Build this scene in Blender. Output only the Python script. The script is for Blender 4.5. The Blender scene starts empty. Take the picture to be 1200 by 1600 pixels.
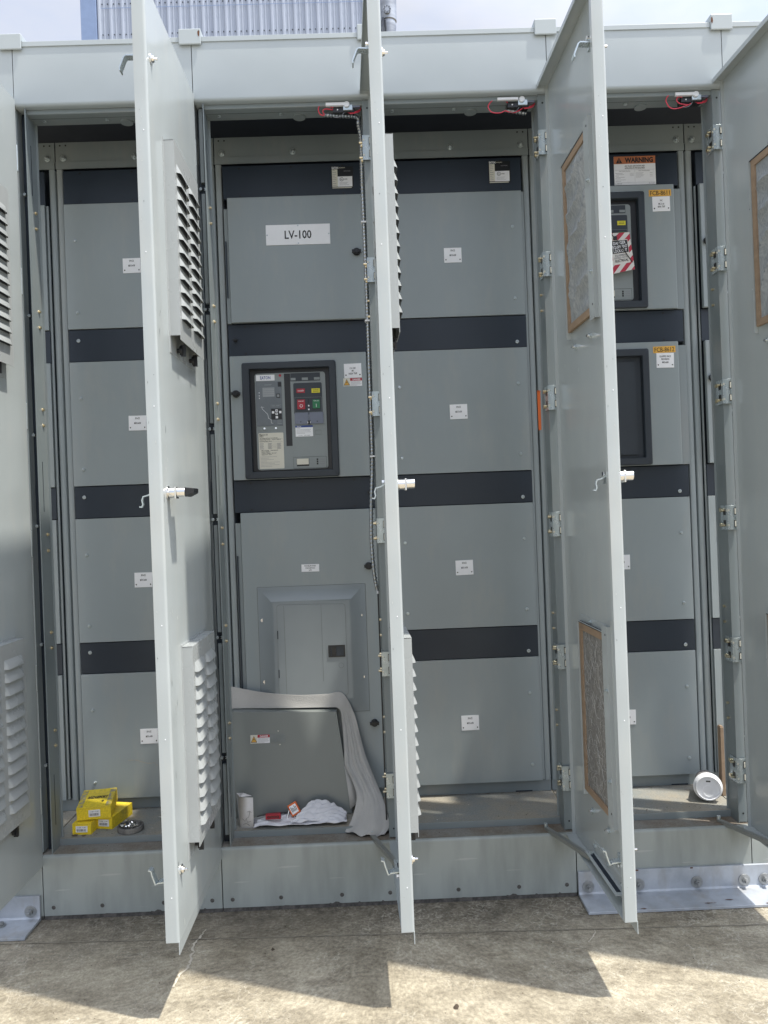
import bpy, bmesh, math, random
from mathutils import Vector, Matrix
random.seed(7)
C = bpy.context.scene
COL = C.collection
R = math.radians

# ------------------------------------------------------------------ camera
W = 0.56
CX, CY, CZ = -0.0438, -2.4284, 1.2383
YAW, PITCH, ROLL = -0.014774, 0.000237, -0.037272
def cam_axes():
    r = Vector((math.cos(YAW), math.sin(YAW), 0)); f = Vector((-math.sin(YAW), math.cos(YAW), 0)); u = Vector((0, 0, 1))
    f2 = f*math.cos(PITCH)+u*math.sin(PITCH); u2 = u*math.cos(PITCH)-f*math.sin(PITCH)
    r3 = r*math.cos(ROLL)+u2*math.sin(ROLL); u3 = u2*math.cos(ROLL)-r*math.sin(ROLL)
    return r3, u3, f2
cr, cu, cf = cam_axes()
cam = bpy.data.objects.new('camera', bpy.data.cameras.new('camera'))
COL.objects.link(cam)
cam.matrix_world = Matrix(((cr.x, cu.x, -cf.x, CX), (cr.y, cu.y, -cf.y, CY), (cr.z, cu.z, -cf.z, CZ), (0, 0, 0, 1)))
cam.data.sensor_fit = 'VERTICAL'; cam.data.sensor_height = 36; cam.data.sensor_width = 27
cam.data.lens = 36*1202/1600
cam.data.clip_start = 0.05; cam.data.clip_end = 500
C.camera = cam

# ------------------------------------------------------------------ light
EL, AZT = R(68.0), R(20.0)           # sun height; it stands to the right and a little in front of the cabinets
trav = Vector((-math.cos(EL)*math.cos(AZT), math.cos(EL)*math.sin(AZT), -math.sin(EL)))
sun = bpy.data.objects.new('sun', bpy.data.lights.new('sun', 'SUN')); COL.objects.link(sun)
sun.data.energy = 3.0; sun.data.angle = R(1.3); sun.data.color = (1.0, 0.95, 0.86)
sun.rotation_euler = trav.to_track_quat('-Z', 'Y').to_euler()
w = bpy.data.worlds.new('World'); C.world = w; w.use_nodes = True
nt = w.node_tree; nt.nodes.clear()
out = nt.nodes.new('ShaderNodeOutputWorld'); bg = nt.nodes.new('ShaderNodeBackground')
sky = nt.nodes.new('ShaderNodeTexSky'); sky.sky_type = 'NISHITA'; sky.sun_disc = False
sky.sun_elevation = EL; sky.sun_rotation = math.atan2(-trav.x, -trav.y)
tc = nt.nodes.new('ShaderNodeTexCoord'); mp = nt.nodes.new('ShaderNodeMapping'); mp.inputs['Scale'].default_value = (1, 1, 2.2)
nz = nt.nodes.new('ShaderNodeTexNoise'); nz.inputs['Scale'].default_value = 2.3; nz.inputs['Detail'].default_value = 7; nz.inputs['Roughness'].default_value = 0.55
cr_ = nt.nodes.new('ShaderNodeValToRGB'); cr_.color_ramp.elements[0].position = 0.30; cr_.color_ramp.elements[1].position = 0.62
cr_.color_ramp.elements[0].color = (.35, .35, .35, 1); cr_.color_ramp.elements[1].color = (1, 1, 1, 1)
mx = nt.nodes.new('ShaderNodeMix'); mx.data_type = 'RGBA'; 
# thin cloud is brighter towards the sun it veils
dp = nt.nodes.new('ShaderNodeVectorMath'); dp.operation = 'DOT_PRODUCT'; dp.inputs[1].default_value = tuple(-trav)
mrg = nt.nodes.new('ShaderNodeMapRange'); mrg.inputs['From Min'].default_value = .42; mrg.inputs['From Max'].default_value = 1.0; mrg.inputs['To Min'].default_value = 1.0; mrg.inputs['To Max'].default_value = 3.7
vs_ = nt.nodes.new('ShaderNodeVectorMath'); vs_.operation = 'SCALE'; vs_.inputs[0].default_value = (2.75, 2.88, 3.25)
nt.links.new(tc.outputs['Generated'], dp.inputs[0]); nt.links.new(dp.outputs['Value'], mrg.inputs['Value']); nt.links.new(mrg.outputs[0], vs_.inputs['Scale']); nt.links.new(vs_.outputs[0], mx.inputs['B'])
L = nt.links.new
L(tc.outputs['Generated'], mp.inputs[0]); L(mp.outputs[0], nz.inputs['Vector']); L(nz.outputs['Fac'], cr_.inputs[0])
L(cr_.outputs[0], mx.inputs['Factor']); L(sky.outputs[0], mx.inputs['A']); L(mx.outputs['Result'], bg.inputs[0]); L(bg.outputs[0], out.inputs[0])
bg.inputs[1].default_value = 0.15
C.view_settings.view_transform = 'Standard'; C.view_settings.look = 'None'
C.view_settings.exposure = 0.92; C.view_settings.gamma = 1.0; C.view_settings.use_curve_mapping = False

# ------------------------------------------------------------------ materials
def mat(name, col, rough=0.5, metal=0.0, col2=None, scale=6.0, bump=0.0, bscale=60.0, stretch=(1, 1, 1), rvar=0.08, lo=.35, hi=.7, spec=0.5, det=5, wob=0.0, smudge=None):
    m = bpy.data.materials.new(name); m.use_nodes = True
    n = m.node_tree.nodes; l = m.node_tree.links.new; p = n['Principled BSDF']
    p.inputs['Roughness'].default_value = rough; p.inputs['Metallic'].default_value = metal
    p.inputs['Specular IOR Level'].default_value = spec
    col2 = col2 or tuple(c*0.9 for c in col)
    t = n.new('ShaderNodeTexCoord'); mpp = n.new('ShaderNodeMapping'); mpp.inputs['Scale'].default_value = stretch
    z = n.new('ShaderNodeTexNoise'); z.inputs['Scale'].default_value = scale; z.inputs['Detail'].default_value = det; z.inputs['Roughness'].default_value = .6
    r = n.new('ShaderNodeValToRGB'); r.color_ramp.elements[0].position = lo; r.color_ramp.elements[1].position = hi
    r.color_ramp.elements[0].color = (*col, 1); r.color_ramp.elements[1].color = (*col2, 1)
    l(t.outputs['Object'], mpp.inputs[0]); l(mpp.outputs[0], z.inputs['Vector']); l(z.outputs['Fac'], r.inputs[0]); l(r.outputs[0], p.inputs['Base Color'])
    if smudge:       # faint handling marks and dust runs, drawn out downwards
        m2 = n.new('ShaderNodeMapping'); m2.inputs['Scale'].default_value = (5, 5, 1.3); z2 = n.new('ShaderNodeTexNoise'); z2.inputs['Scale'].default_value = 2.2; z2.inputs['Detail'].default_value = 9; z2.inputs['Roughness'].default_value = .68
        r2 = n.new('ShaderNodeValToRGB'); r2.color_ramp.elements[0].position = .50; r2.color_ramp.elements[1].position = .72; r2.color_ramp.elements[0].color = (0, 0, 0, 1); r2.color_ramp.elements[1].color = (.75, .75, .75, 1)
        x2 = n.new('ShaderNodeMix'); x2.data_type = 'RGBA'; x2.inputs['B'].default_value = (*smudge, 1)
        l(t.outputs['Object'], m2.inputs[0]); l(m2.outputs[0], z2.inputs['Vector']); l(z2.outputs['Fac'], r2.inputs[0]); l(r2.outputs[0], x2.inputs['Factor']); l(r.outputs[0], x2.inputs['A']); l(x2.outputs['Result'], p.inputs['Base Color'])
    mr = n.new('ShaderNodeMapRange'); mr.inputs['To Min'].default_value = max(0.02, rough-rvar); mr.inputs['To Max'].default_value = min(1, rough+rvar)
    l(z.outputs['Fac'], mr.inputs['Value']); l(mr.outputs[0], p.inputs['Roughness'])
    if bump:
        b = n.new('ShaderNodeTexNoise'); b.inputs['Scale'].default_value = bscale; b.inputs['Detail'].default_value = 3
        bb = n.new('ShaderNodeBump'); bb.inputs['Strength'].default_value = bump; bb.inputs['Distance'].default_value = 0.002
        l(mpp.outputs[0], b.inputs['Vector']); l(b.outputs['Fac'], bb.inputs['Height']); l(bb.outputs[0], p.inputs['Normal'])
        if wob:      # slight oil-canning of the sheet steel
            w1 = n.new('ShaderNodeTexNoise'); w1.inputs['Scale'].default_value = 3.2; w1.inputs['Detail'].default_value = 1.5; w2 = n.new('ShaderNodeBump'); w2.inputs['Strength'].default_value = 1; w2.inputs['Distance'].default_value = wob
            l(t.outputs['Object'], w1.inputs['Vector']); l(w1.outputs['Fac'], w2.inputs['Height']); l(w2.outputs[0], bb.inputs['Normal'])
    return m
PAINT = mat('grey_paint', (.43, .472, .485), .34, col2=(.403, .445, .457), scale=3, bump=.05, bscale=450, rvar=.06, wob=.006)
INNER_SHADE = mat('shaded_frame_paint', (.222, .255, .262), .34, col2=(.20, .232, .238), scale=3, bump=.05, bscale=450, rvar=.06, wob=.004, smudge=(.255, .265, .26))  # same paint as outside, darkened in colour for shade inside the bays
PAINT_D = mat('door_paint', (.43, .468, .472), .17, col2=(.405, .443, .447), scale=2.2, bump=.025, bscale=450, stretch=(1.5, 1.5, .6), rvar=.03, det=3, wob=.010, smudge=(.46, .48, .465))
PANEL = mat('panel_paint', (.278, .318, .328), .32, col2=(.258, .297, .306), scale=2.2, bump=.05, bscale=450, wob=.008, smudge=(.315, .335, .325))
HOOD = mat('hood_paint', (.41, .435, .435), .28, col2=(.385, .405, .405), scale=5, bump=.04, bscale=400)
BAND = mat('dark_band_paint', (.014, .024, .038), .45, col2=(.012, .020, .032), scale=5)
BEZEL = mat('bezel_plastic', (.030, .039, .050), .5, col2=(.026, .034, .044), scale=8)
BLACK = mat('black_plastic', (.012, .013, .015), .4)
SLOT = mat('louver_slot', (.055, .062, .07), .7)
DARK = mat('dark_gap', (.014, .022, .036), .7)  # shade of gaps, slots and roof cavity put into the colour
CHROME = mat('chrome', (.85, .83, .80), .16, 1.0)
ZINC = mat('zinc_plate', (.56, .62, .64), .28, .6, col2=(.46, .52, .53), scale=30)
BRASS = mat('yellow_zinc_screw', (.72, .62, .42), .3, 1.0)
GALV = mat('galvanized_steel', (.47, .505, .55), .55, .25, col2=(.36, .39, .43), scale=9, bump=.2, bscale=60, smudge=(.33, .31, .28), lo=.4, hi=.62)
WHITE = mat('white_plate', (.88, .89, .91), .35)
PAPER = mat('white_paper', (.74, .74, .76), .8, col2=(.66, .66, .69), scale=12)
CREAM = mat('cream_label', (.72, .70, .60), .5)
INK = mat('black_ink', (.02, .02, .022), .6)
GREYINK = mat('grey_ink', (.25, .25, .27), .6)
ORANGE = mat('safety_orange', (.50, .17, .07), .5)
ORANGE2 = mat('orange_plastic', (.75, .16, .035), .5)
AMBER = mat('amber_tape', (.75, .42, .07), .45)
YELLOW = mat('yellow_button', (.78, .70, .03), .4)
RED = mat('red_plastic', (.42, .018, .035), .4)
REDW = mat('red_wire', (.72, .05, .09), .4)
GREEN = mat('green_button', (.02, .20, .08), .4)
BLUE = mat('blue_print', (.02, .06, .28), .5)
CLOTH = mat('grey_foam_cloth', (.47, .465, .445), .98, col2=(.41, .405, .39), scale=9, bump=.5, bscale=260, spec=.15)
KRAFT = mat('cardboard_frame', (.33, .235, .155), .8, col2=(.26, .185, .125), scale=18, stretch=(1, 1, 3))
LINE = mat('seam_shadow_line', (.06, .07, .08), .8)
RUBBER = mat('black_rubber', (.035, .035, .038), .7, bump=.3, bscale=90)
RELAY = mat('relay_face', (.16, .18, .195), .25, col2=(.13, .148, .16), scale=10)
LCD = mat('grey_display', (.34, .36, .37), .25)
LILAC = mat('tinted_flap', (.17, .19, .25), .25)
FACE = mat('breaker_face', (.26, .29, .29), .4)
CUPB = mat('cup_sleeve', (.20, .19, .19), .7)
RUSTY = mat('rusty_paint_chip', (.16, .065, .03), .9, col2=(.07, .035, .022), scale=60)
ETCH_SHADE = mat('etch_and_shadow_line', (.17, .19, .19), .5)  # etched marks and chips, also shadow gaps painted round the panelboard

def dusty(name, base, dust, lo, hi, rough=.6, scale=5, mott=None):
    """painted steel under settled dust: two noises drive a mask on upward looking faces"""
    m = bpy.data.materials.new(name); m.use_nodes = True
    n = m.node_tree.nodes; l = m.node_tree.links.new; p = n['Principled BSDF']
    t = n.new('ShaderNodeTexCoord')
    z = n.new('ShaderNodeTexNoise'); z.inputs['Scale'].default_value = scale; z.inputs['Detail'].default_value = 9; z.inputs['Roughness'].default_value = .68
    r = n.new('ShaderNodeValToRGB'); r.color_ramp.elements[0].position = lo; r.color_ramp.elements[1].position = hi
    r.color_ramp.elements[0].color = (*base, 1); r.color_ramp.elements[1].color = (*dust, 1)
    g = n.new('ShaderNodeTexNoise'); g.inputs['Scale'].default_value = 180; g.inputs['Detail'].default_value = 4
    mxx = n.new('ShaderNodeMix'); mxx.data_type = 'RGBA'; mxx.blend_type = 'MULTIPLY'; mxx.inputs['Factor'].default_value = .5
    l(t.outputs['Object'], z.inputs['Vector']); l(t.outputs['Object'], g.inputs['Vector'])
    l(z.outputs['Fac'], r.inputs[0]); l(r.outputs[0], mxx.inputs['A']); l(g.outputs['Color'], mxx.inputs['B'])
    gr = n.new('ShaderNodeValToRGB'); gr.color_ramp.elements[0].position = .3; gr.color_ramp.elements[1].position = .7
    gr.color_ramp.elements[0].color = (.45, .45, .45, 1)
    l(g.outputs['Fac'], gr.inputs[0]); l(gr.outputs[0], mxx.inputs['B']); l(mxx.outputs['Result'], p.inputs['Base Color'])
    p.inputs['Roughness'].default_value = rough
    b = n.new('ShaderNodeBump'); b.inputs['Strength'].default_value = .3; b.inputs['Distance'].default_value = .001
    l(g.outputs['Fac'], b.inputs['Height']); l(b.outputs[0], p.inputs['Normal'])
    return m
TRAY = dusty('dusty_tray', (.26, .275, .26), (.34, .31, .25), .38, .56, .8)
PLINTH_TOP = dusty('dirty_plinth_top', (.27, .26, .23), (.20, .155, .11), .40, .62, .85, 7)

def worn(name, base, dark, light, rough=.42):
    """plinth paint: vertical runs, soft smears and a few pale scratches"""
    m = bpy.data.materials.new(name); m.use_nodes = True
    n = m.node_tree.nodes; l = m.node_tree.links.new; p = n['Principled BSDF']
    t = n.new('ShaderNodeTexCoord'); a = n.new('ShaderNodeMapping'); a.inputs['Scale'].default_value = (9, 9, 2)
    z = n.new('ShaderNodeTexNoise'); z.inputs['Scale'].default_value = 1.6; z.inputs['Detail'].default_value = 6
    r = n.new('ShaderNodeValToRGB'); r.color_ramp.elements[0].position = .32; r.color_ramp.elements[1].position = .6
    r.color_ramp.elements[0].color = (*dark, 1); r.color_ramp.elements[1].color = (*base, 1)
    c = n.new('ShaderNodeMapping'); c.inputs['Scale'].default_value = (7, 7, 95)
    y = n.new('ShaderNodeTexNoise'); y.inputs['Scale'].default_value = 1.0; y.inputs['Detail'].default_value = 5
    s = n.new('ShaderNodeValToRGB'); s.color_ramp.elements[0].position = .66; s.color_ramp.elements[1].position = .73
    s.color_ramp.elements[0].color = (0, 0, 0, 1); s.color_ramp.elements[1].color = (.6, .6, .6, 1)
    mxx = n.new('ShaderNodeMix'); mxx.data_type = 'RGBA'; mxx.inputs['B'].default_value = (*light, 1)
    l(t.outputs['Object'], a.inputs[0]); l(a.outputs[0], z.inputs['Vector']); l(z.outputs['Fac'], r.inputs[0])
    l(t.outputs['Object'], c.inputs[0]); l(c.outputs[0], y.inputs['Vector']); l(y.outputs['Fac'], s.inputs[0])
    l(s.outputs[0], mxx.inputs['Factor']); l(r.outputs[0], mxx.inputs['A']); l(mxx.outputs['Result'], p.inputs['Base Color'])
    p.inputs['Roughness'].default_value = rough
    return m
PLINTH = worn('plinth_paint', (.335, .365, .35), (.25, .275, .262), (.46, .47, .45))
DIRT = mat('dirt_edge', (.05, .048, .045), .95, col2=(.14, .13, .12), scale=60)

SCUFF = mat('pale_scuff', (.52, .545, .53), .6)
SCUFF2 = mat('grey_scuff', (.36, .395, .395), .5)

# ------------------------------------------------------------------ mesh builder
class M:
    def __init__(s): s.v = []; s.f = []; s.i = []; s.mats = []
    def mi(s, m):
        if m not in s.mats: s.mats.append(m)
        return s.mats.index(m)
    def poly(s, pts, m):
        b = len(s.v); s.v += [tuple(p) for p in pts]; s.f.append(list(range(b, b+len(pts)))); s.i.append(s.mi(m)); return s
    def mesh(s, vs, fs, m):
        b = len(s.v); s.v += [tuple(p) for p in vs]; k = s.mi(m)
        for f in fs: s.f.append([b+q for q in f]); s.i.append(k)
        return s
    def box(s, x0, x1, y0, y1, z0, z1, m, T=None):
        if x0 > x1: x0, x1 = x1, x0
        if y0 > y1: y0, y1 = y1, y0
        if z0 > z1: z0, z1 = z1, z0
        vs = [Vector(p) for p in ((x0,y0,z0),(x1,y0,z0),(x1,y1,z0),(x0,y1,z0),(x0,y0,z1),(x1,y0,z1),(x1,y1,z1),(x0,y1,z1))]
        if T: vs = [T @ q for q in vs]
        return s.mesh(vs, [(0,3,2,1),(4,5,6,7),(0,1,5,4),(1,2,6,5),(2,3,7,6),(3,0,4,7)], m)
    def cyl(s, c, ax, r, h, m, n=16, r2=None, T=None):
        r2 = r if r2 is None else r2; ax = Vector(ax).normalized(); c = Vector(c)
        a = ax.orthogonal().normalized(); b = ax.cross(a)
        vs = []
        for (o, rr) in ((0, r), (h, r2)):
            for k in range(n):
                t = 2*math.pi*k/n; vs.append(c+ax*o+(a*math.cos(t)+b*math.sin(t))*rr)
        if T: vs = [T @ q for q in vs]
        fs = [(k, (k+1) % n, n+(k+1) % n, n+k) for k in range(n)]+[tuple(reversed(range(n))), tuple(range(n, 2*n))]
        return s.mesh(vs, fs, m)
    def ring(s, c, ax, r, h, ri, m, n=24):
        ax = Vector(ax).normalized(); c = Vector(c); a = ax.orthogonal().normalized(); b = ax.cross(a); vs = []
        for (o, rr) in ((0, r), (h, r), (h, ri), (0, ri)):
            for k in range(n):
                t = 2*math.pi*k/n; vs.append(c+ax*o+(a*math.cos(t)+b*math.sin(t))*rr)
        fs = []
        for q in range(4):
            for k in range(n): fs.append((q*n+k, q*n+(k+1) % n, ((q+1) % 4)*n+(k+1) % n, ((q+1) % 4)*n+k))
        return s.mesh(vs, fs, m)
    def lathe(s, c, ax, prof, m, n=28):
        ax = Vector(ax).normalized(); c = Vector(c); a = ax.orthogonal().normalized(); b = ax.cross(a); vs = []
        for (o, rr) in prof:
            for k in range(n):
                t = 2*math.pi*k/n; vs.append(c+ax*o+(a*math.cos(t)+b*math.sin(t))*rr)
        fs = []
        for q in range(len(prof)-1):
            for k in range(n): fs.append((q*n+k, q*n+(k+1) % n, (q+1)*n+(k+1) % n, (q+1)*n+k))
        return s.mesh(vs, fs, m)
    def tube(s, path, r, m, n=8, rf=None):
        P = [Vector(p) for p in path]; vs = []; N = len(P); up = None
        for k, p in enumerate(P):
            d = (P[min(k+1, N-1)]-P[max(k-1, 0)]).normalized()
            if up is None: up = d.orthogonal().normalized()
            up = (up-d*up.dot(d)).normalized(); b = d.cross(up); rr = rf(k) if rf else r
            for q in range(n):
                t = 2*math.pi*q/n; vs.append(p+(up*math.cos(t)+b*math.sin(t))*rr)
        fs = [(k*n+q, k*n+(q+1) % n, (k+1)*n+(q+1) % n, (k+1)*n+q) for k in range(N-1) for q in range(n)]
        fs += [tuple(reversed(range(n))), tuple(range((N-1)*n, N*n))]
        return s.mesh(vs, fs, m)
    def extr(s, prof, axis, a0, a1, m, closed=True):
        """prof: 2-D outline; axis 'x': (y,z); 'z': (x,y); 'y': (x,z)"""
        def P(p, a): return {'x': (a, p[0], p[1]), 'z': (p[0], p[1], a), 'y': (p[0], a, p[1])}[axis]
        n = len(prof); vs = [P(p, a0) for p in prof]+[P(p, a1) for p in prof]
        fs = [(k, (k+1) % n, n+(k+1) % n, n+k) for k in range(n if closed else n-1)]
        if closed: fs += [tuple(reversed(range(n))), tuple(range(n, 2*n))]
        return s.mesh(vs, fs, m)
    def frame(s, x0, x1, z0, z1, wd, y0, y1, m, wz=None):
        wz = wz or wd
        s.box(x0, x0+wd, y0, y1, z0, z1, m); s.box(x1-wd, x1, y0, y1, z0, z1, m)
        s.box(x0+wd, x1-wd, y0, y1, z0, z0+wz, m); s.box(x0+wd, x1-wd, y0, y1, z1-wz, z1, m); return s
    def text(s, t, cx, cz, size, y, m, width=None, T=None, align='CENTER', shear=0, bold=.018):
        cu_ = bpy.data.curves.new('t', 'FONT'); cu_.body = t; cu_.size = 1; cu_.align_x = 'LEFT'; cu_.resolution_u = 2; cu_.shear = shear; cu_.offset = bold
        ob = bpy.data.objects.new('t', cu_); me = ob.to_mesh()
        xs = [q.co.x for q in me.vertices]; ys = [q.co.y for q in me.vertices]
        if xs:
            x0, x1 = min(xs), max(xs); y0, y1 = min(ys), max(ys)
            k = size/0.70; kx = k if width is None else width/(x1-x0)
            o = {'CENTER': (x0+x1)/2, 'LEFT': x0, 'RIGHT': x1}[align]
            vs = [Vector((cx+(q.co.x-o)*kx, y, cz+(q.co.y-.35)*k)) for q in me.vertices]
            if T: vs = [T @ q for q in vs]
            s.mesh(vs, [tuple(p.vertices) for p in me.polygons], m)
        ob.to_mesh_clear(); bpy.data.objects.remove(ob); bpy.data.curves.remove(cu_)
        return s
    def data(s, name):
        me = bpy.data.meshes.new(name); me.from_pydata([tuple(q) for q in s.v], [], s.f)
        for m in s.mats: me.materials.append(m)
        me.polygons.foreach_set('material_index', s.i)
        b = bmesh.new(); b.from_mesh(me); bmesh.ops.recalc_face_normals(b, faces=b.faces); b.to_mesh(me); b.free()
        me.polygons.foreach_set('use_smooth', [True]*len(me.polygons))
        me.set_sharp_from_angle(angle=R(35)); me.update(); return me
    def build(s, name, parent=None, bevel=0, loc=(0, 0, 0), rz=0, seg=2):
        return link(name, s.data(name), parent, bevel, loc, rz, seg)
def link(name, me, parent=None, bevel=0, loc=(0, 0, 0), rz=0, seg=2):
    o = bpy.data.objects.new(name, me); COL.objects.link(o); o.parent = parent; o.location = loc; o.rotation_euler = (0, 0, rz)
    if bevel:
        b = o.modifiers.new('bevel', 'BEVEL'); b.width = bevel; b.segments = seg; b.limit_method = 'ANGLE'; b.angle_limit = R(50); b.harden_normals = True
    return o
def tag(o, label=None, cat=None, group=None, kind=None):
    if label: o['label'] = label
    if cat: o['category'] = cat
    if group: o['group'] = group
    if kind: o['kind'] = kind
    return o
def empty(name, loc=(0, 0, 0), rz=0):
    o = bpy.data.objects.new(name, None); COL.objects.link(o); o.location = loc; o.rotation_euler = (0, 0, rz); o.empty_display_size = .05; return o

# ------------------------------------------------------------------ ground and far background
def concrete():
    m = bpy.data.materials.new('stained_concrete'); m.use_nodes = True
    n = m.node_tree.nodes; l = m.node_tree.links.new; p = n['Principled BSDF']; t = n.new('ShaderNodeTexCoord')
    def noise(sc, d=6, ro=.6, st=None, dist=0):
        z = n.new('ShaderNodeTexNoise'); z.inputs['Scale'].default_value = sc; z.inputs['Detail'].default_value = d
        z.inputs['Roughness'].default_value = ro; z.inputs['Distortion'].default_value = dist
        if st:
            a = n.new('ShaderNodeMapping'); a.inputs['Scale'].default_value = st; l(t.outputs['Object'], a.inputs[0]); l(a.outputs[0], z.inputs['Vector'])
        else: l(t.outputs['Object'], z.inputs['Vector'])
        return z.outputs['Fac']
    def ramp(src, a, b, ca, cb):
        r = n.new('ShaderNodeValToRGB'); r.color_ramp.elements[0].position = a; r.color_ramp.elements[1].position = b
        r.color_ramp.elements[0].color = (*ca, 1); r.color_ramp.elements[1].color = (*cb, 1); l(src, r.inputs[0]); return r.outputs[0]
    def mix(a, b, f, bt='MIX'):
        x = n.new('ShaderNodeMix'); x.data_type = 'RGBA'; x.blend_type = bt
        l(a, x.inputs['A']); l(b, x.inputs['B'])
        if isinstance(f, float): x.inputs['Factor'].default_value = f
        else: l(f, x.inputs['Factor'])
        return x.outputs['Result']
    one = (1, 1, 1); zero = (0, 0, 0)
    base = ramp(noise(2.6, 8, .62), .34, .66, (.37, .33, .25), (.50, .455, .36))
    stain = ramp(noise(4.2, 11, .78, (1, 1.9, 1), .5), .41, .57, (.50, .485, .47), one)
    c1 = mix(base, stain, .72, 'MULTIPLY')
    # dirt that washes up along the foot of the cabinets
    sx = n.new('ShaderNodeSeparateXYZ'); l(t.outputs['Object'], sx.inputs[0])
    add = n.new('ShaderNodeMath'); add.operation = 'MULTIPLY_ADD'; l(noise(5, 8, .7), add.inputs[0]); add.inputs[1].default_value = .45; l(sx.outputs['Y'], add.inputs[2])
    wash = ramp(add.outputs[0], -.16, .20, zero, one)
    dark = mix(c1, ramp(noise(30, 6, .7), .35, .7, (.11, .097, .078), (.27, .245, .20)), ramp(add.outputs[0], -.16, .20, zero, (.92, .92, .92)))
    # pale leached veins
    v = n.new('ShaderNodeTexVoronoi'); v.feature = 'DISTANCE_TO_EDGE'; v.inputs['Scale'].default_value = 34
    wn = n.new('ShaderNodeTexNoise'); wn.inputs['Scale'].default_value = 14; wn.inputs['Detail'].default_value = 5
    va = n.new('ShaderNodeVectorMath'); va.operation = 'MULTIPLY_ADD'; va.inputs[1].default_value = (.12, .12, .12)
    l(t.outputs['Object'], wn.inputs['Vector']); l(wn.outputs['Color'], va.inputs[0]); l(t.outputs['Object'], va.inputs[2]); l(va.outputs[0], v.inputs['Vector'])
    vein = ramp(v.outputs['Distance'], .0, .06, (.6, .6, .6), zero)
    msk = ramp(noise(3.1, 7, .7), .44, .60, zero, one)
    vm = n.new('ShaderNodeMath'); vm.operation = 'MULTIPLY'; l(vein, vm.inputs[0]); l(msk, vm.inputs[1])
    pale = n.new('ShaderNodeRGB'); pale.outputs[0].default_value = (.60, .57, .49, 1)
    c2 = mix(dark, pale.outputs[0], vm.outputs[0])
    grit = ramp(noise(95, 6, .8), .36, .64, (.58, .57, .56), (1.22, 1.22, 1.2))
    c2 = mix(c2, ramp(noise(24, 8, .8),   .40, .60, (.82, .81, .79), (1.12, 1.12, 1.11)), .9, 'MULTIPLY')
    c3 = mix(c2, grit, .85, 'MULTIPLY')
    spots = ramp(noise(75, 3, .6), .24, .31, (.25, .24, .23), one)
    c4 = mix(c3, spots, .8, 'MULTIPLY')
    l(c4, p.inputs['Base Color']); p.inputs['Roughness'].default_value = .9; p.inputs['Specular IOR Level'].default_value = .25
    b = n.new('ShaderNodeBump'); b.inputs['Strength'].default_value = .55; b.inputs['Distance'].default_value = .004
    l(noise(110, 7, .7), b.inputs['Height']); l(b.outputs[0], p.inputs['Normal']); return m
g = M(); g.poly([(-150, -150, 0), (150, -150, 0), (150, 150, 0), (-150, 150, 0)], concrete()); tag(g.build('ground'), kind='structure')
def ribbon(pts, wd, z, m):
    b = M(); n = len(pts); vs = []
    for k, p in enumerate(pts):
        a = Vector((*pts[min(k+1, n-1)], 0))-Vector((*pts[max(k-1, 0)], 0)); nn = Vector((-a.y, a.x, 0)).normalized(); ww = wd(k)
        vs += [(p[0]+nn.x*ww, p[1]+nn.y*ww, z), (p[0]-nn.x*ww, p[1]-nn.y*ww, z)]
    b.mesh(vs, [(2*k, 2*k+1, 2*k+3, 2*k+2) for k in range(n-1)], m); return b
PALE = mat('pale_lime_deposit', (.62, .57, .47), .95, col2=(.46, .42, .34), scale=40)
PALE2 = mat('filled_joint', (.31, .28, .22), .95, col2=(.20, .18, .14), scale=25, lo=.4, hi=.6)
pts = []; x, y = -.592, -.10
for k in range(34):
    pts.append((x, y)); y -= .0085; x += random.uniform(-.006, .0065) + (.004 if 8 < k < 14 else -.001 if k > 16 else 0)
tag(ribbon(pts, lambda k: .0012+.0028*abs(math.sin(k*.9))*(k > 3), .002, PALE).build('ground_crack'), kind='structure')
for (x, y, a, n_) in ((.555, -.20, -1.5, 9),):
    pts = []
    for k in range(n_):
        pts.append((x, y)); x += .009*math.cos(a); y += .009*math.sin(a); a += random.uniform(-.5, .5)
    tag(ribbon(pts, lambda k: .0006+.0014*abs(math.sin(k*1.3))*(k > 1), .0025, PALE).build('ground_crack'), kind='structure')
pts = [(-1.9+.04*k, -.105-.0365*(.04*k)+random.uniform(-.0016, .0016)) for k in range(100)]
tag(ribbon(pts, lambda k: .0018, .002, PALE2).build('ground_joint'), kind='structure')

# corrugated building far behind
STEEL = mat('pale_blue_siding', (.37, .415, .50), .5, col2=(.32, .365, .455), scale=1.4, stretch=(2, 2, .25))
STEEL2 = mat('siding_trim', (.22, .30, .48), .5)
SCREW = mat('siding_screw', (.06, .07, .09), .6)
bd = empty('metal_building', (-2.9, 15.2, 0)); tag(bd, 'pale blue corrugated metal building rising behind the cabinets', 'building')
prof = []; xx = -3.0; rib = .262
while xx < 3.4:
    for dx, dy in ((0, 0), (.03, -.035), (.062, -.035), (.092, 0), (.14, 0), (.147, -.008), (.163, -.008), (.17, 0), (.20, 0), (.207, -.008), (.223, -.008), (.23, 0)): prof.append((xx+dx, dy))
    xx += rib
prof += [(xx, 0), (xx, .05), (-3.0, .05)]
b = M(); b.extr(prof, 'z', 0, 15, STEEL)
xx = -3.0
while xx < 3.4:
    for zz in (9.6, 11.62, 13.05, 12.35):
        b.cyl((xx+.12, -.001, zz), (0, -1, 0), .014, .012, SCREW, 6); b.cyl((xx+.245, -.001, zz), (0, -1, 0), .014, .012, SCREW, 6)
    xx += rib
for zz in (12.93,): b.box(-2.9, 3.3, -.037, -.035, zz, zz+.012, STEEL2)
b.build('front_wall', bd)
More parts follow.
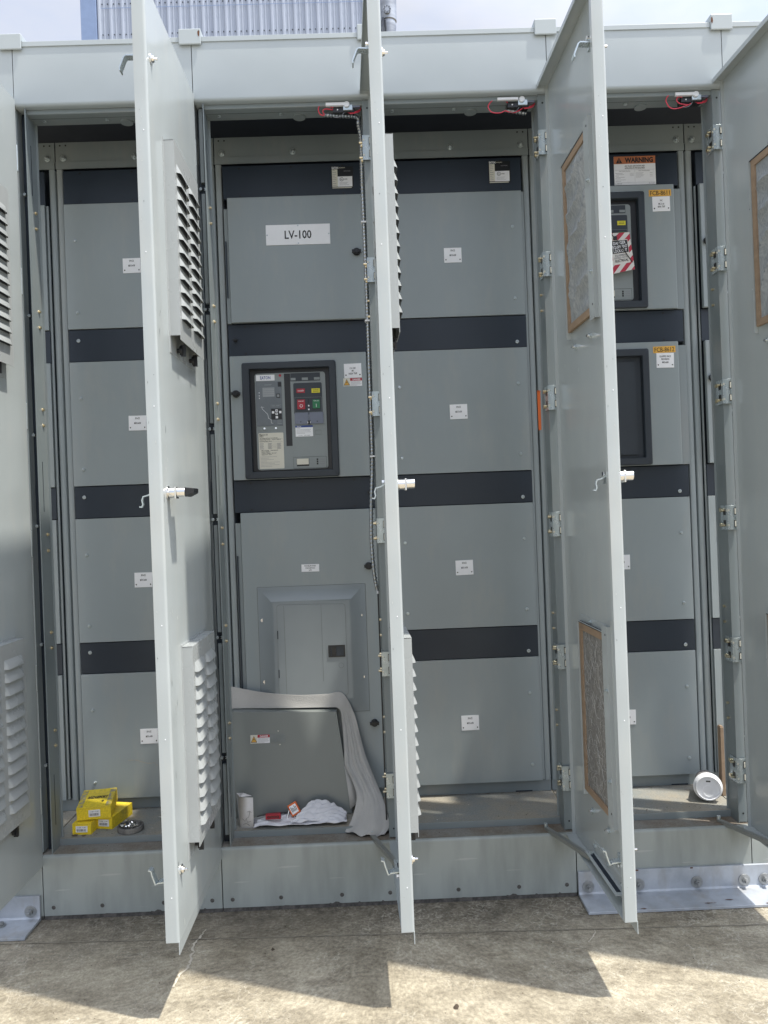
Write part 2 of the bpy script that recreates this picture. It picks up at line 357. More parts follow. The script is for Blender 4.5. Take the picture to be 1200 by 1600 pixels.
b = M(); b.box(-3.36, -3.0, -.05, .0, 0, 15.1, STEEL2); b.box(-3.36, -3.34, 0, 9, 0, 15.1, STEEL2); b.box(3.45, 3.5, 0, 9, 0, 15, STEEL); b.build('corner_trim', bd, .01)
b = M(); b.box(-3.3, 3.45, .06, 9, 14.9, 15.0, STEEL2); b.box(-3.3, 3.45, 8.9, 9, 0, 14.9, STEEL); b.build('roof', bd)
STACKM = mat('weathered_duct', (.42, .44, .46), .35, .7, col2=(.20, .21, .23), scale=2.5, stretch=(1, 1, 3))
du = empty('exhaust_duct', (.60, 12, 0)); tag(du, 'grey metal exhaust duct with bolted flange at the corner of the blue building', 'duct')
b = M(); b.lathe((0, 0, 0), (0, 0, 1), [(0, .125)]+[(9.6+.09*k, .125 if k % 2 else .14) for k in range(9)]+[(10.42, .13), (10.43, .15), (10.75, .155), (12.5, .155), (12.5, 0)], STACKM, 28); b.build('pipe', du)
b = M(); b.cyl((-.03, -.15, 10.56), (0, -1, 0), .075, .03, STACKM, 20)
for k in range(8): b.cyl((-.03+.055*math.cos(k*.785), -.18, 10.56+.055*math.sin(k*.785)), (0, -1, 0), .011, .015, SCREW, 6)
b.build('flange', du)
b = M(); b.box(-.13, -.09, -.16, -.10, 0, 10.42, SCREW); b.build('bracket', du)

# ------------------------------------------------------------------ door (local: x from hinge to free edge, +y outer side)
DW = .53; Z0, Z1 = .169, 2.574
def arc(cx, cy, r, a0, a1, n=5): return [(cx+r*math.cos(R(a0+(a1-a0)*k/n)), cy+r*math.sin(R(a0+(a1-a0)*k/n))) for k in range(n+1)]
def door_skin():
    b = M(); r = .007
    p = [(0, 0)]+arc(DW-r, -r, r, 90, 0)+[(DW, -.033), (DW-.016, -.033), (DW-.016, -.031), (DW-.002, -.031)]+arc(DW-r, -r, r-.002, 0, 90)+[(0, -.002)]
    b.extr(p, 'z', .2, Z1-.004, PAINT_D)
    b.box(0, DW-.001, -.002, 0, Z0, .2, PAINT_D)
    b.box(0, DW, -.038, 0, Z1-.004, Z1, PAINT_D); b.box(0, DW-.02, -.038, -.036, Z1-.014, Z1-.004, PAINT_D)
    b.box(.002, DW-.002, -.033, -.002, .198, .2, PAINT_D)
    b.box(.0, .002, -.012, -.002, .2, Z1-.004, PAINT_D)
    for z in (2.2, 1.9, 1.52, .98, .7, .31): b.cyl((DW, -.016+.003*math.sin(z*9), z), (1, 0, 0), .0016, .0006, WHITE, 8)
    rn = random.Random(17)
    def chip(f, a, c, sa, sc, m):
        b.poly([f(a+sa*rn.uniform(.4, 1)*math.cos(6.283*q/7), c+sc*rn.uniform(.4, 1)*math.sin(6.283*q/7)) for q in range(7)], m)
    for q in range(26): chip(lambda a, c: (DW+.0004, a, c), rn.uniform(-.031, -.009), rn.uniform(.25, 2.45), rn.uniform(.0006, .0016), rn.uniform(.001, .006), SCUFF if q % 3 else ETCH_SHADE)
    for q in range(34): chip(lambda a, c: (a, .0004, c), rn.uniform(.43, .52), rn.uniform(.22, 2.2), rn.uniform(.0008, .003), rn.uniform(.003, .018), SCUFF if q % 4 else ETCH_SHADE)
    for q in range(10): chip(lambda a, c: (a, -.0024, c), rn.uniform(.05, .50), rn.uniform(.9, 1.7), rn.uniform(.001, .003), rn.uniform(.004, .02), SCUFF2)
    return b.data('door')
def hood(z0, z1, zl0, zl1):
    b = M(); x0, x1, t = .13, .405, .029
    b.box(x0, x1, t-.0015, t, z0-.012, z1, HOOD); b.box(x0, x0+.0015, .0015, t-.0015, z0, z1, HOOD); b.box(x1-.0015, x1, .0015, t-.0015, z0, z1, HOOD)
    b.box(x0, x1, .0015, t-.0015, z1-.0015, z1, HOOD); b.box(x0-.006, x1+.006, 0, .0015, z0-.045, z1+.006, HOOD)
    n = 12; pit = (zl1-zl0)/n; h = .0105
    for (a0, a1) in ((.283, .390), (.150, .257)):
        for k in range(n):
            zb = zl0+pit*k; zt = zb+pit*.70; rows = [(zt, 0), (zt-.33*(zt-zb), .42), (zt-.66*(zt-zb), .76), (zb, 1.0)]
            cols = [(a0, 0), (a0+.005, .75), (a0+.010, 1), (a1-.010, 1), (a1-.005, .75), (a1, 0)]
            vs = [(x, t+h*ry*cy+.0003, z) for (z, ry) in rows for (x, cy) in cols]
            fs = [(i*6+j, i*6+j+1, (i+1)*6+j+1, (i+1)*6+j) for i in range(3) for j in range(5)]
            b.mesh(vs, fs, HOOD)
            b.box(a0+.004, a1-.004, t, t+.0006, zb-.0015, zb+pit*.40, SLOT)
    return b.data('louver_hood')
def knobs(z, xk):
    b = M()
    for x in (.34, .20):
        if abs(x-xk) > .01: continue
        b.cyl((x, .0015, z), (0, 1, 0), .006, .012, BLACK, 12); b.cyl((x, .010, z), (0, 1, 0), .013, .008, BLACK, 16); b.box(x-.004, x+.004, .012, .024, z-.016, z+.016, BLACK)
    return b.data('wing_knob')
def media_mat(name, c1, c2, sc, st):
    m = bpy.data.materials.new(name); m.use_nodes = True
    n = m.node_tree.nodes; l = m.node_tree.links.new; p = n['Principled BSDF']; t = n.new('ShaderNodeTexCoord')
    a = n.new('ShaderNodeMapping'); a.inputs['Scale'].default_value = st
    wv = n.new('ShaderNodeTexNoise'); wv.inputs['Scale'].default_value = sc; wv.inputs['Detail'].default_value = 8; wv.inputs['Distortion'].default_value = 3.5; wv.inputs['Roughness'].default_value = .7
    r = n.new('ShaderNodeValToRGB'); r.color_ramp.elements[0].position = .40; r.color_ramp.elements[1].position = .62
    r.color_ramp.elements[0].color = (*c1, 1); r.color_ramp.elements[1].color = (*c2, 1)
    l(t.outputs['Object'], a.inputs[0]); l(a.outputs[0], wv.inputs['Vector']); l(wv.outputs['Fac'], r.inputs[0]); l(r.outputs[0], p.inputs['Base Color'])
    p.inputs['Roughness'].default_value = .9
    b = n.new('ShaderNodeBump'); b.inputs['Distance'].default_value = .0012; b.inputs['Strength'].default_value = .4; l(wv.outputs['Fac'], b.inputs['Height']); l(b.outputs[0], p.inputs['Normal'])
    return m
MEDIA1 = media_mat('grey_filter_media', (.24, .26, .27), (.35, .37, .38), 45, (1, 1, .4))
MEDIA2 = media_mat('dusty_filter_media', (.17, .165, .155), (.30, .29, .27), 60, (1, 1, .35))
FIBRE = mat('filter_fibre', (.46, .46, .44), .7)
def filt(z0, z1, md, folds):
    b = M(); x0, x1 = .158, .405
    for (a0, a1, c0, c1) in ((x0, x0+.02, z0, z1), (x1-.02, x1, z0, z1), (x0+.02, x1-.02, z0, z0+.02), (x0+.02, x1-.02, z1-.02, z1)):
        b.box(a0, a1, -.0125, -.0035, c0, c1, KRAFT)
    nx, nz_ = 22, 44; vs = []
    for i in range(nz_+1):
        for j in range(nx+1):
            x = x0+.018+(x1-x0-.036)*j/nx; z = z0+.018+(z1-z0-.036)*i/nz_
            if folds: d = -.020*((1-abs(math.sin(z*33-x*24+.9*math.sin(x*26+z*9))))**1.5)+.002+random.uniform(-.0004, .0004)
            else: d = random.uniform(-.0016, .0016)+.002*math.sin(x*50)*math.sin(z*31)
            ed = min(1, 9*min(j/nx, 1-j/nx), 14*min(i/nz_, 1-i/nz_)); vs.append((x, -.0075+d*.8*ed, z))
    b.mesh(vs, [(i*(nx+1)+j, i*(nx+1)+j+1, (i+1)*(nx+1)+j+1, (i+1)*(nx+1)+j) for i in range(nz_) for j in range(nx)], md)
    rnd = random.Random(3 if folds else 5)
    for k in range(25 if folds else 260):        # loose glass fibres
        x = rnd.uniform(x0+.03, x1-.03); z = rnd.uniform(z0+.03, z1-.03); a = rnd.uniform(0, 6.28); cv = rnd.uniform(-2.5, 2.5); L_ = rnd.uniform(.02, .05); P = []
        for q in range(5):
            P.append((min(max(x, x0+.021), x1-.021), -.0118-.001*math.sin(q), min(max(z, z0+.021), z1-.021))); x += math.cos(a)*L_/5; z += math.sin(a)*L_/5; a += cv/5
        b.tube(P, .00035, FIBRE, 3)
    return b.data('air_filter')
def retainer(z0, z1):
    b = M(); y = -.0150
    b.box(.374, .416, y, y+.0012, z0-.018, z1+.022, PAINT_D); b.box(.4148, .416, y+.0012, -.0022, z0-.018, z1+.022, PAINT_D)
    b.box(.416, .430, -.0042, -.0022, z0-.018, z1+.040, PAINT_D)
    b.box(.150, .1512, y, -.0022, z0-.018, z1+.002, PAINT_D); b.box(.138, .150, -.0034, -.0022, z0-.018, z1+.002, PAINT_D)
    b.box(.150, .374, y, y+.0012, z1+.0035, z1+.006, PAINT_D); b.box(.150, .416, -.0042, -.0022, z1+.0035, z1+.022, PAINT_D); b.box(.152, .374, -.0130, -.0045, z1+.0005, z1+.0033, DARK)
    for z in (z0+.02, z1-.0): b.cyl((.402, y, z), (0, -1, 0), .003, .0006, BLACK, 10)
    for (x, z) in ((.405, (z0+z1)/2+.1), (.405, (z0+z1)/2-.14), (.142, (z0+z1)/2+.11), (.142, (z0+z1)/2-.13), (.25, z1+.013)):
        yy = y if x > .4 else (-.0042 if x > .2 else -.0034)
        b.cyl((x, yy, z), (0, -1, 0), .0058, .0035, ZINC, 6); b.cyl((x, yy-.0035, z), (0, -1, 0), .003, .004, ZINC, 8)
    for x in (.34, .20): b.cyl((x, -.002, z0-.050), (0, -1, 0), .0080, .007, ZINC, 6); b.cyl((x, -.009, z0-.050), (0, -1, 0), .004, .006, CHROME, 8)
    return b.data('filter_retainer')
def hook(z, kind):
    b = M(); y0 = -.033
    P = {'top': [(y0+.004, z), (y0-.024, z+.001), (y0-.029, z-.003), (y0-.040, z-.030), (y0-.039, z-.037)],
         'mid': [(y0+.004, z+.010), (y0-.010, z+.002), (y0-.022, z-.001), (y0-.025, z-.010), (y0-.023, z-.020), (y0-.026, z-.027), (y0-.032, z-.026)],
         'bot': [(y0+.004, z-.004), (y0-.020, z-.006), (y0-.026, z-.010), (y0-.034, z+.014), (y0-.036, z+.024), (y0-.043, z+.026)]}[kind]
    th = .0016; vs = []
    for k, (y, zz) in enumerate(P):
        a = Vector(P[min(k+1, len(P)-1)])-Vector(P[max(k-1, 0)]); nn = Vector((-a.y, a.x)).normalized()*th
        for x in ((.490, .512) if kind != 'mid' else (.500, .509)): vs += [(x, y+nn.x, zz+nn.y), (x, y-nn.x, zz-nn.y)]
    fs = []
    for k in range(len(P)-1):
        a = 4*k; c = a+4
        fs += [(a, a+2, c+2, c), (a+1, c+1, c+3, a+3), (a, c, c+1, a+1), (a+2, a+3, c+3, c+2)]
    fs += [(0, 1, 3, 2), (len(vs)-4, len(vs)-2, len(vs)-1, len(vs)-3)]
    b.mesh(vs, fs, ZINC); b.cyl((.503, -.033, z+(.014 if kind != 'bot' else -.016)), (0, -1, 0), .006, .006, CHROME, 6)
    b.box(.488, .513, -.0325, -.002, z-.012, z+.012, ZINC)
    return b.data('latch_hook')
def handle(tip):
    b = M(); x, z = .483, 1.307
    b.lathe((x, 0, z), (0, 1, 0), [(0, .018), (.003, .018), (.005, .0135), (.022, .0135), (.022, 0)], CHROME, 24)
    b.box(x-.014, x+.014, .0195, .024, z-.0155, z+.0145, CHROME)
    b.cyl((x, .024, z+.001), (0, 1, 0), .0125, .021, CHROME, 20); b.box(x-.048, x-.004, .026, .044, z-.010, z+.010, CHROME)
    if tip:
        q = [(.0455, -.0115, .0125), (.0455, .0125, .0125), (.068, .010, .011), (.068, .0, .011)]
        b.mesh([(x-.050, .0455, z-.0115), (x+.012, .0455, z-.0115), (x+.012, .0455, z+.0125), (x-.050, .0455, z+.0125), (x-.040, .068, z-.002), (x+.008, .068, z-.002), (x+.008, .068, z+.0095), (x-.040, .068, z+.0095)],
               [(0,3,2,1),(4,5,6,7),(0,1,5,4),(1,2,6,5),(2,3,7,6),(3,0,4,7)], BLACK)
    return b.data('door_handle')
def eyebolt(z):
    b = M(); b.lathe((.492, 0, z), (0, 1, 0), [(0, .013), (.003, .013), (.004, .009), (.009, .007), (.010, 0)], CHROME, 20); b.cyl((.492, .009, z), (0, 1, 0), .003, .008, CHROME, 10); return b.data('lock_bolt')
def rail():
    b = M(); b.extr([(-.002, .262), (-.004, .262), (-.004, .230), (-.030, .230), (-.030, .228), (-.002, .228)], 'x', .195, .455, PAINT_D)
    b.box(.205, .440, -.022, -.010, .2300, .2306, DARK)
    for x in (.21, .325, .44): b.cyl((x, -.004, .250), (0, -1, 0), .006, .005, ZINC, 6)
    return b.data('stay_rail')
D_SKIN = door_skin(); D_H1 = hood(1.722, 2.235, 1.768, 2.190); D_H2 = hood(.392, .905, .430, .872); D_K = [knobs(z, x) for z in (1.695, .362) for x in (.34, .20)]
D_F1 = filt(1.748, 2.240, MEDIA1, True); D_F2 = filt(.398, .892, MEDIA2, False); D_R1 = retainer(1.748, 2.240); D_R2 = retainer(.398, .892)
D_HK = [hook(2.395, 'top'), hook(1.300, 'mid'), hook(.345, 'bot')]; D_HA = {True: handle(True), False: handle(False)}; D_E = [eyebolt(2.395), eyebolt(.363)]; D_RL = rail()
def make_door(cab, ang, tip=False):
    d = link('door', D_SKIN, cab, 0, (W+.0025, 0, 0), ang-math.pi/2)
    for me in (D_H1, D_H2): link('louver_hood', me, d)
    for me in D_K: link('wing_knob', me, d)
    for me in (D_F1, D_F2): link('air_filter', me, d)
    for me in (D_R1, D_R2): link('filter_retainer', me, d)
    for me in D_HK: link('latch_hook', me, d)
    link('door_handle', D_HA[tip], d, .0012)
    for me in D_E: link('lock_bolt', me, d)
    link('stay_rail', D_RL, d)
    return d

# ------------------------------------------------------------------ cabinet carcass pieces (local x 0..W)
def round_fascia():
    b = M(); r = .010; zb = 2.553
    p = [(0, 2.742), (.006, 2.742), (.006, zb+.012), (.10, zb+.002), (.10, zb)]+arc(r, zb+r, r, -90, -180)
    b.extr(p, 'x', .0012, W-.0012, PAINT); b.box(-.001, W+.001, .008, .010, zb+.004, 2.74, LINE); return b.data('fascia')
def roof():
    b = M(); b.box(0, W, .002, 1.45, 2.7445, 2.752, PAINT); b.box(0, W, -.0035, .002, 2.738, 2.7535, PAINT); b.box(.002, W-.002, .0005, .007, 2.7425, 2.7443, LINE); return b.data('roof')
def cap():
    b = M(); b.box(-.037, .033, -.0105, -.0045, 2.7265, 2.776, PAINT); b.box(-.037, .033, -.0045, .16, 2.7540, 2.776, PAINT)
    return b.data('roof_joint_cap')
def header():
    b = M(); r = .004
    b.extr([(.024, 2.5515), (.024, 2.538+r)]+arc(.024+r, 2.538+r, r, 180, 270)+[(.092, 2.538), (.092, 2.5405), (.030, 2.5405), (.027, 2.5515)], 'x', .028, .531, INNER_SHADE)
    b.extr([(.092, 2.538), (.092, 2.60), (.094, 2.60), (.094, 2.538)], 'x', .005, .555, INNER_SHADE)
    for x in (.068, .268, .462): b.cyl((x, .064, 2.538), (0, 0, -1), .006, .004, ZINC, 6)
    b.cyl((.325, .085, 2.538), (0, 0, -1), .02, .004, INNER_SHADE, 20); b.box(.03, .53, .052, .0525, 2.5372, 2.538, LINE)
    return b.data('header')
JS = [2.24, 2.19, 1.923, 1.872, 1.608, 1.557, 1.207, 1.155, .892, .842, .577, .528]
def jamb_l():
    b = M(); b.box(.026, .028, .012, .088, .2, 2.552, INNER_SHADE); b.box(.028, .034, .0865, .088, .2225, 2.537, INNER_SHADE); b.box(.0275, .030, .0105, .0125, .2, 2.552, INNER_SHADE)
    for z in JS: b.cyl((.028, .062, z), (1, 0, 0), .0042, .006, BRASS, 8); b.cyl((.028, .062, z), (1, 0, 0), .0062, .0014, BRASS, 12)
    for z in (2.37, 1.36, .36): b.box(.0281, .0286, .043, .046, z-.08, z+.08, DARK)
    return b.data('door_jamb')
def jamb_r():
    b = M(); b.box(.531, .533, .018, .088, .2, 2.552, INNER_SHADE); b.box(.533, .5585, .018, .020, .205, 2.55, INNER_SHADE); b.box(.5565, .5585, .020, .06, .205, 2.55, INNER_SHADE)
    b.box(.525, .531, .0865, .088, .2225, 2.537, INNER_SHADE)
    for z in JS[2:]: b.cyl((.531, .060, z), (-1, 0, 0), .0042, .006, BRASS, 8)
    b.cyl((.546, .018, .232), (0, -1, 0), .003, .0006, BLACK, 8); b.cyl((.546, .018, 2.525), (0, -1, 0), .003, .0006, BLACK, 8)
    return b.data('door_jamb')
SB = [2.293, 1.907, 1.525, 1.235, .857, .472]
def seal(strip):
    b = M(); b.box(.0015, .026, .048, .050, .2, 2.552, BAND)
    if strip:
        zs = [2.552]+SB+[.21]
        for a, c in zip(zs, zs[1:]): b.box(.008, .020, .034, .048, c+.018, a-(.018 if a < 2.5 else .006), INNER_SHADE)
    for z in SB: b.cyl((.005, .048, z), (0, -1, 0), .0055, .010, ZINC, 6); b.cyl((.018, .048, z), (0, -1, 0), .0045, .006, ZINC, 10); b.box(.004, .018, .040, .046, z-.002, z+.002, BLACK)
    return b.data('seal_strip')
def posts(x):
    b = M(); b.extr([(x, .312)]+[(x+.001, .3105), (x+.004, .309), (x+.017, .309), (x+.020, .3105), (x+.021, .312), (x+.021, .345), (x, .345)], 'z', .262, 2.492, PANEL); return b.data('frame_post')
def beam():
    b = M(); b.box(.0018, W-.0018, .310, .314, 2.518, 2.588, INNER_SHADE); b.box(.0018, W-.0018, .306, .310, 2.4925, 2.5175, INNER_SHADE)
    for x in (.028, .280, .532): b.cyl((x, .310, 2.531), (0, -1, 0), .0085, .008, ZINC, 6); b.cyl((x, .302, 2.531), (0, -1, 0), .004, .005, ZINC, 8); b.cyl((x, .310, 2.531), (0, -1, 0), .011, .0015, ZINC, 14)
    for x in (.018, .038, .522, .542): b.cyl((x, .310, 2.577), (0, -1, 0), .0032, .0006, BLACK, 8)
    return b.data('cross_beam')
def channel():
    b = M(); b.box(.0018, W-.0018, .314, .330, .2225, .262, INNER_SHADE); b.box(.43, .49, .3125, .3138, .2226, .227, DARK); return b.data('bottom_channel')
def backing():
    b = M(); b.box(0, W, .352, .354, .2225, 2.60, DARK); b.box(0, W, .096, .9, 2.70, 2.702, DARK); b.box(0, W, .9, .902, 2.5, 2.74, DARK); b.box(0, W, 1.40, 1.42, 0, 2.744, PAINT); b.box(.024, .031, .330, .332, .262, 2.49, DARK); b.box(.524, .536, .330, .332, .262, 2.49, DARK)  # dark sheets colour in the shade behind the posts and under the roof
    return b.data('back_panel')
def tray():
    b = M(); b.box(.0018, W-.0018, .0745, .352, .218, .222, TRAY); b.box(.0285, .5305, .0725, .0745, .2015, .2221, INNER_SHADE)
    return b.data('floor_tray')
def plinth():
    b = M(); r = .009; p = [(0, .012)]+arc(r, .2-r, r, 180, 90)+[(.12, .2), (.12, .196), (.006, .196), (.006, .012)]
    b.extr(p, 'x', .0015, W-.0015, PLINTH); b.box(.0018, W-.0018, .0105, .118, .2002, .2012, PLINTH_TOP); b.box(.0015, W-.0015, .001, .5, .002, .012, DIRT); 
    rn = random.Random(4); n = 60; up = [(.0015+(W-.003)*q/n, .007+.009*rn.random()**2+.004*math.sin(q*.7)) for q in range(n+1)]
    for q in range(n): b.poly([(up[q][0], -.0012, .0005), (up[q+1][0], -.0012, .0005), (up[q+1][0], -.0012, up[q+1][1]), (up[q][0], -.0012, up[q][1])], DIRT)
    b.box(-.002, W+.002, .007, .009, .01, .19, LINE)
    for x in (.031, .183, .375, .527):
        b.ring((x, .0, .038), (0, -1, 0), .0105, .0012, .0065, PLINTH, 18); b.cyl((x, 0, .038), (0, -1, 0), .0068, .0006, DIRT, 14)
    return b.data('plinth')
def hinge():
    b = M(); b.box(.530, .5575, .0095, .0125, -.039, .039, ZINC)
    for z in (-.020, .020): b.box(.5495, .5535, .0072, .0095, z-.009, z+.009, CREAM); b.box(.5478, .5552, .0085, .0095, z-.0115, z+.0115, BLACK)
    b.cyl((.5575, .011, -.041), (0, 0, 1), .0042, .082, ZINC, 12)
    b.box(.5275, .530, .0095, .058, -.039, .039, ZINC); b.box(.5268, .5275, .022, .040, -.028, -.008, BLACK); b.box(.5268, .5275, .022, .040, .008, .028, BLACK)
    for z in (-.024, .024): b.cyl((.5275, .050, z), (-1, 0, 0), .006, .006, BRASS, 10); b.cyl((.5275, .030, z), (-1, 0, 0), .004, .011, BRASS, 8); b.box(.5285, .5335, .0082, .0095, z-.003, z+.003, CREAM)
    return b.data('hinge')
C_FA, C_RO, C_CAP, C_HD, C_JL, C_JR, C_S1, C_S0 = round_fascia(), roof(), cap(), header(), jamb_l(), jamb_r(), seal(True), seal(False)
C_PL, C_PR, C_BM, C_CH, C_BK, C_TR, C_PN, C_HG = posts(.003), posts(.536), beam(), channel(), backing(), tray(), plinth(), hinge()
HZ = [2.396, 2.008, 1.583, 1.180, .757, .370]

# ------------------------------------------------------------------ inner fronts
ZB = [(2.3625, 2.4785), (1.8065, 1.9185), (1.2555, 1.3665), (.709, .8165)]      # dark filler bands
ZP = [(1.921, 2.3605), (1.369, 1.8045), (.819, 1.2535), (.268, .707)]           # panels
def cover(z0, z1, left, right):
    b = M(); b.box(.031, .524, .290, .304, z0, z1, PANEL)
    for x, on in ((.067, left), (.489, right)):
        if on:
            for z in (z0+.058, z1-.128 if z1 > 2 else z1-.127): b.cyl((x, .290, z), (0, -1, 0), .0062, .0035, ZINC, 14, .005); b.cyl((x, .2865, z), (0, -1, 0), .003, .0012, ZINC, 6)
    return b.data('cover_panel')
def band(z0, z1, holes, bolt, x0=.031, x1=.526):
    b = M(); b.box(x0, x1, .294, .304, z0, z1, BAND)
    if holes:
        for x in (.090, .272, .455):
            for z in (z0+.009, z1-.009): b.cyl((x, .294, z), (0, -1, 0), .0038, .001, BLACK, 10)
    if bolt:
        b.cyl((.065, .294, z0+.074), (0, -1, 0), .0065, .0035, ZINC, 14); b.cyl((.491, .294, z0+.019), (0, -1, 0), .0065, .0035, ZINC, 14)
    return b.data('filler_band')
def plaque(lines, w_=.062, h_=.052, screws=True, sz=.0062):
    b = M(); b.box(-w_/2, w_/2, -.0016, 0, -h_/2, h_/2, WHITE)
    for (t, z, wd) in lines: b.text(t, 0, z, sz, -.0019, INK, width=wd)
    if screws:
        for x in (-w_/2+.006, w_/2-.006): b.cyl((x, -.0016, -h_/2+.010), (0, -1, 0), .0024, .001, BLACK, 8)
    return b.data('name_plate')
P_SP = plaque([('SPACE', .0165, .016), ('MDS-608', .0, .023)])
def knob():
    b = M(); b.cyl((0, 0, 0), (0, -1, 0), .013, .006, BLACK, 20); b.cyl((0, -.006, 0), (0, -1, 0), .0115, .008, BLACK, 20); b.box(-.016, .016, -.017, -.006, -.005, .005, BLACK); b.cyl((0, -.014, 0), (0, -1, 0), .0085, .005, BLACK, 16)
    return b.data('latch_knob')
K_N = knob()
def id_plate():
    b = M(); x0, z0 = 0, 0
    b.box(-.0405, .0375, -.0012, 0, -.040, .0375, BLACK)
    b.text('EATON', -.0375, .0335, .0070, -.0015, WHITE, width=.023, align='LEFT', bold=.04); b.text('MAGNUM DS', -.011, .0335, .0032, -.0015, CREAM, width=.020, align='LEFT')
    b.text('SWITCHGEAR', .004, .0215, .0035, -.0015, GREYINK, width=.024, align='LEFT')
    b.box(-.0375, -.018, -.0016, -.0012, -.033, .028, CREAM)
    for k in range(9): b.box(-.0355, -.0355+.014*(.6+.4*math.sin(k*2.1)**2), -.0018, -.0016, .0235-.0065*k, .0248-.0065*k, GREYINK)
    b.box(-.018, .0335, -.0018, -.0012, -.0335, .0025, WHITE)
    b.ring((-.004, -.0018, -.0075), (0, -1, 0), .0068, .0003, .0057, INK, 24); b.text('UL', -.004, -.0075, .005, -.0021, INK)
    b.text('LISTED', .0105, -.0075, .0035, -.0021, INK, width=.012)
    for k, wd in enumerate((.030, .026, .034)): b.box(-.012, -.012+wd, -.002, -.0018, -.0195-.004*k, -.0188-.004*k, GREYINK)
    b.box(-.0375, .0305, -.0015, -.0012, -.0385, -.0355, CREAM)
    return b.data('rating_plate')
N_ID = id_plate()
def bezel(x0, x1, z0, z1, ox0, ox1, oz0, oz1, blank, yf):
    """dark frame round a breaker opening, with its well"""
    b = M(); y0 = yf-.010
    def rect(x0, x1, z0, z1, y, r): return [(x, y, z) for (cx, cz, a0) in ((x1-r, z1-r, 0), (x0+r, z1-r, 90), (x0+r, z0+r, 180), (x1-r, z0+r, 270)) for (x, z) in [(cx+r*math.cos(R(a0+30*k)), cz+r*math.sin(R(a0+30*k))) for k in range(4)]]
    loops = [rect(x0, x1, z0, z1, yf, .007), rect(x0+.0005, x1-.0005, z0+.0005, z1-.0005, y0+.002, .007), rect(x0+.003, x1-.003, z0+.003, z1-.003, y0, .006), rect(ox0-.002, ox1+.002, oz0-.002, oz1+.002, y0, .003), rect(ox0, ox1, oz0, oz1, y0+.003, .003), rect(ox0, ox1, oz0, oz1, yf+.012, .003)]
    vs = [p for l_ in loops for p in l_]; n = 16
    fs = [(k*n+q, k*n+(q+1) % n, (k+1)*n+(q+1) % n, (k+1)*n+q) for k in range(len(loops)-1) for q in range(n)]
    b.mesh(vs, fs, BEZEL); b.box(ox0, ox1, yf+.0121, yf+.013, oz0, oz1, BLACK if not blank else BEZEL)
    if blank: b.box(ox0, ox1-.022, yf+.004, yf+.0119, oz0+.012, oz1-.018, BEZEL)
    return b.data('bezel')
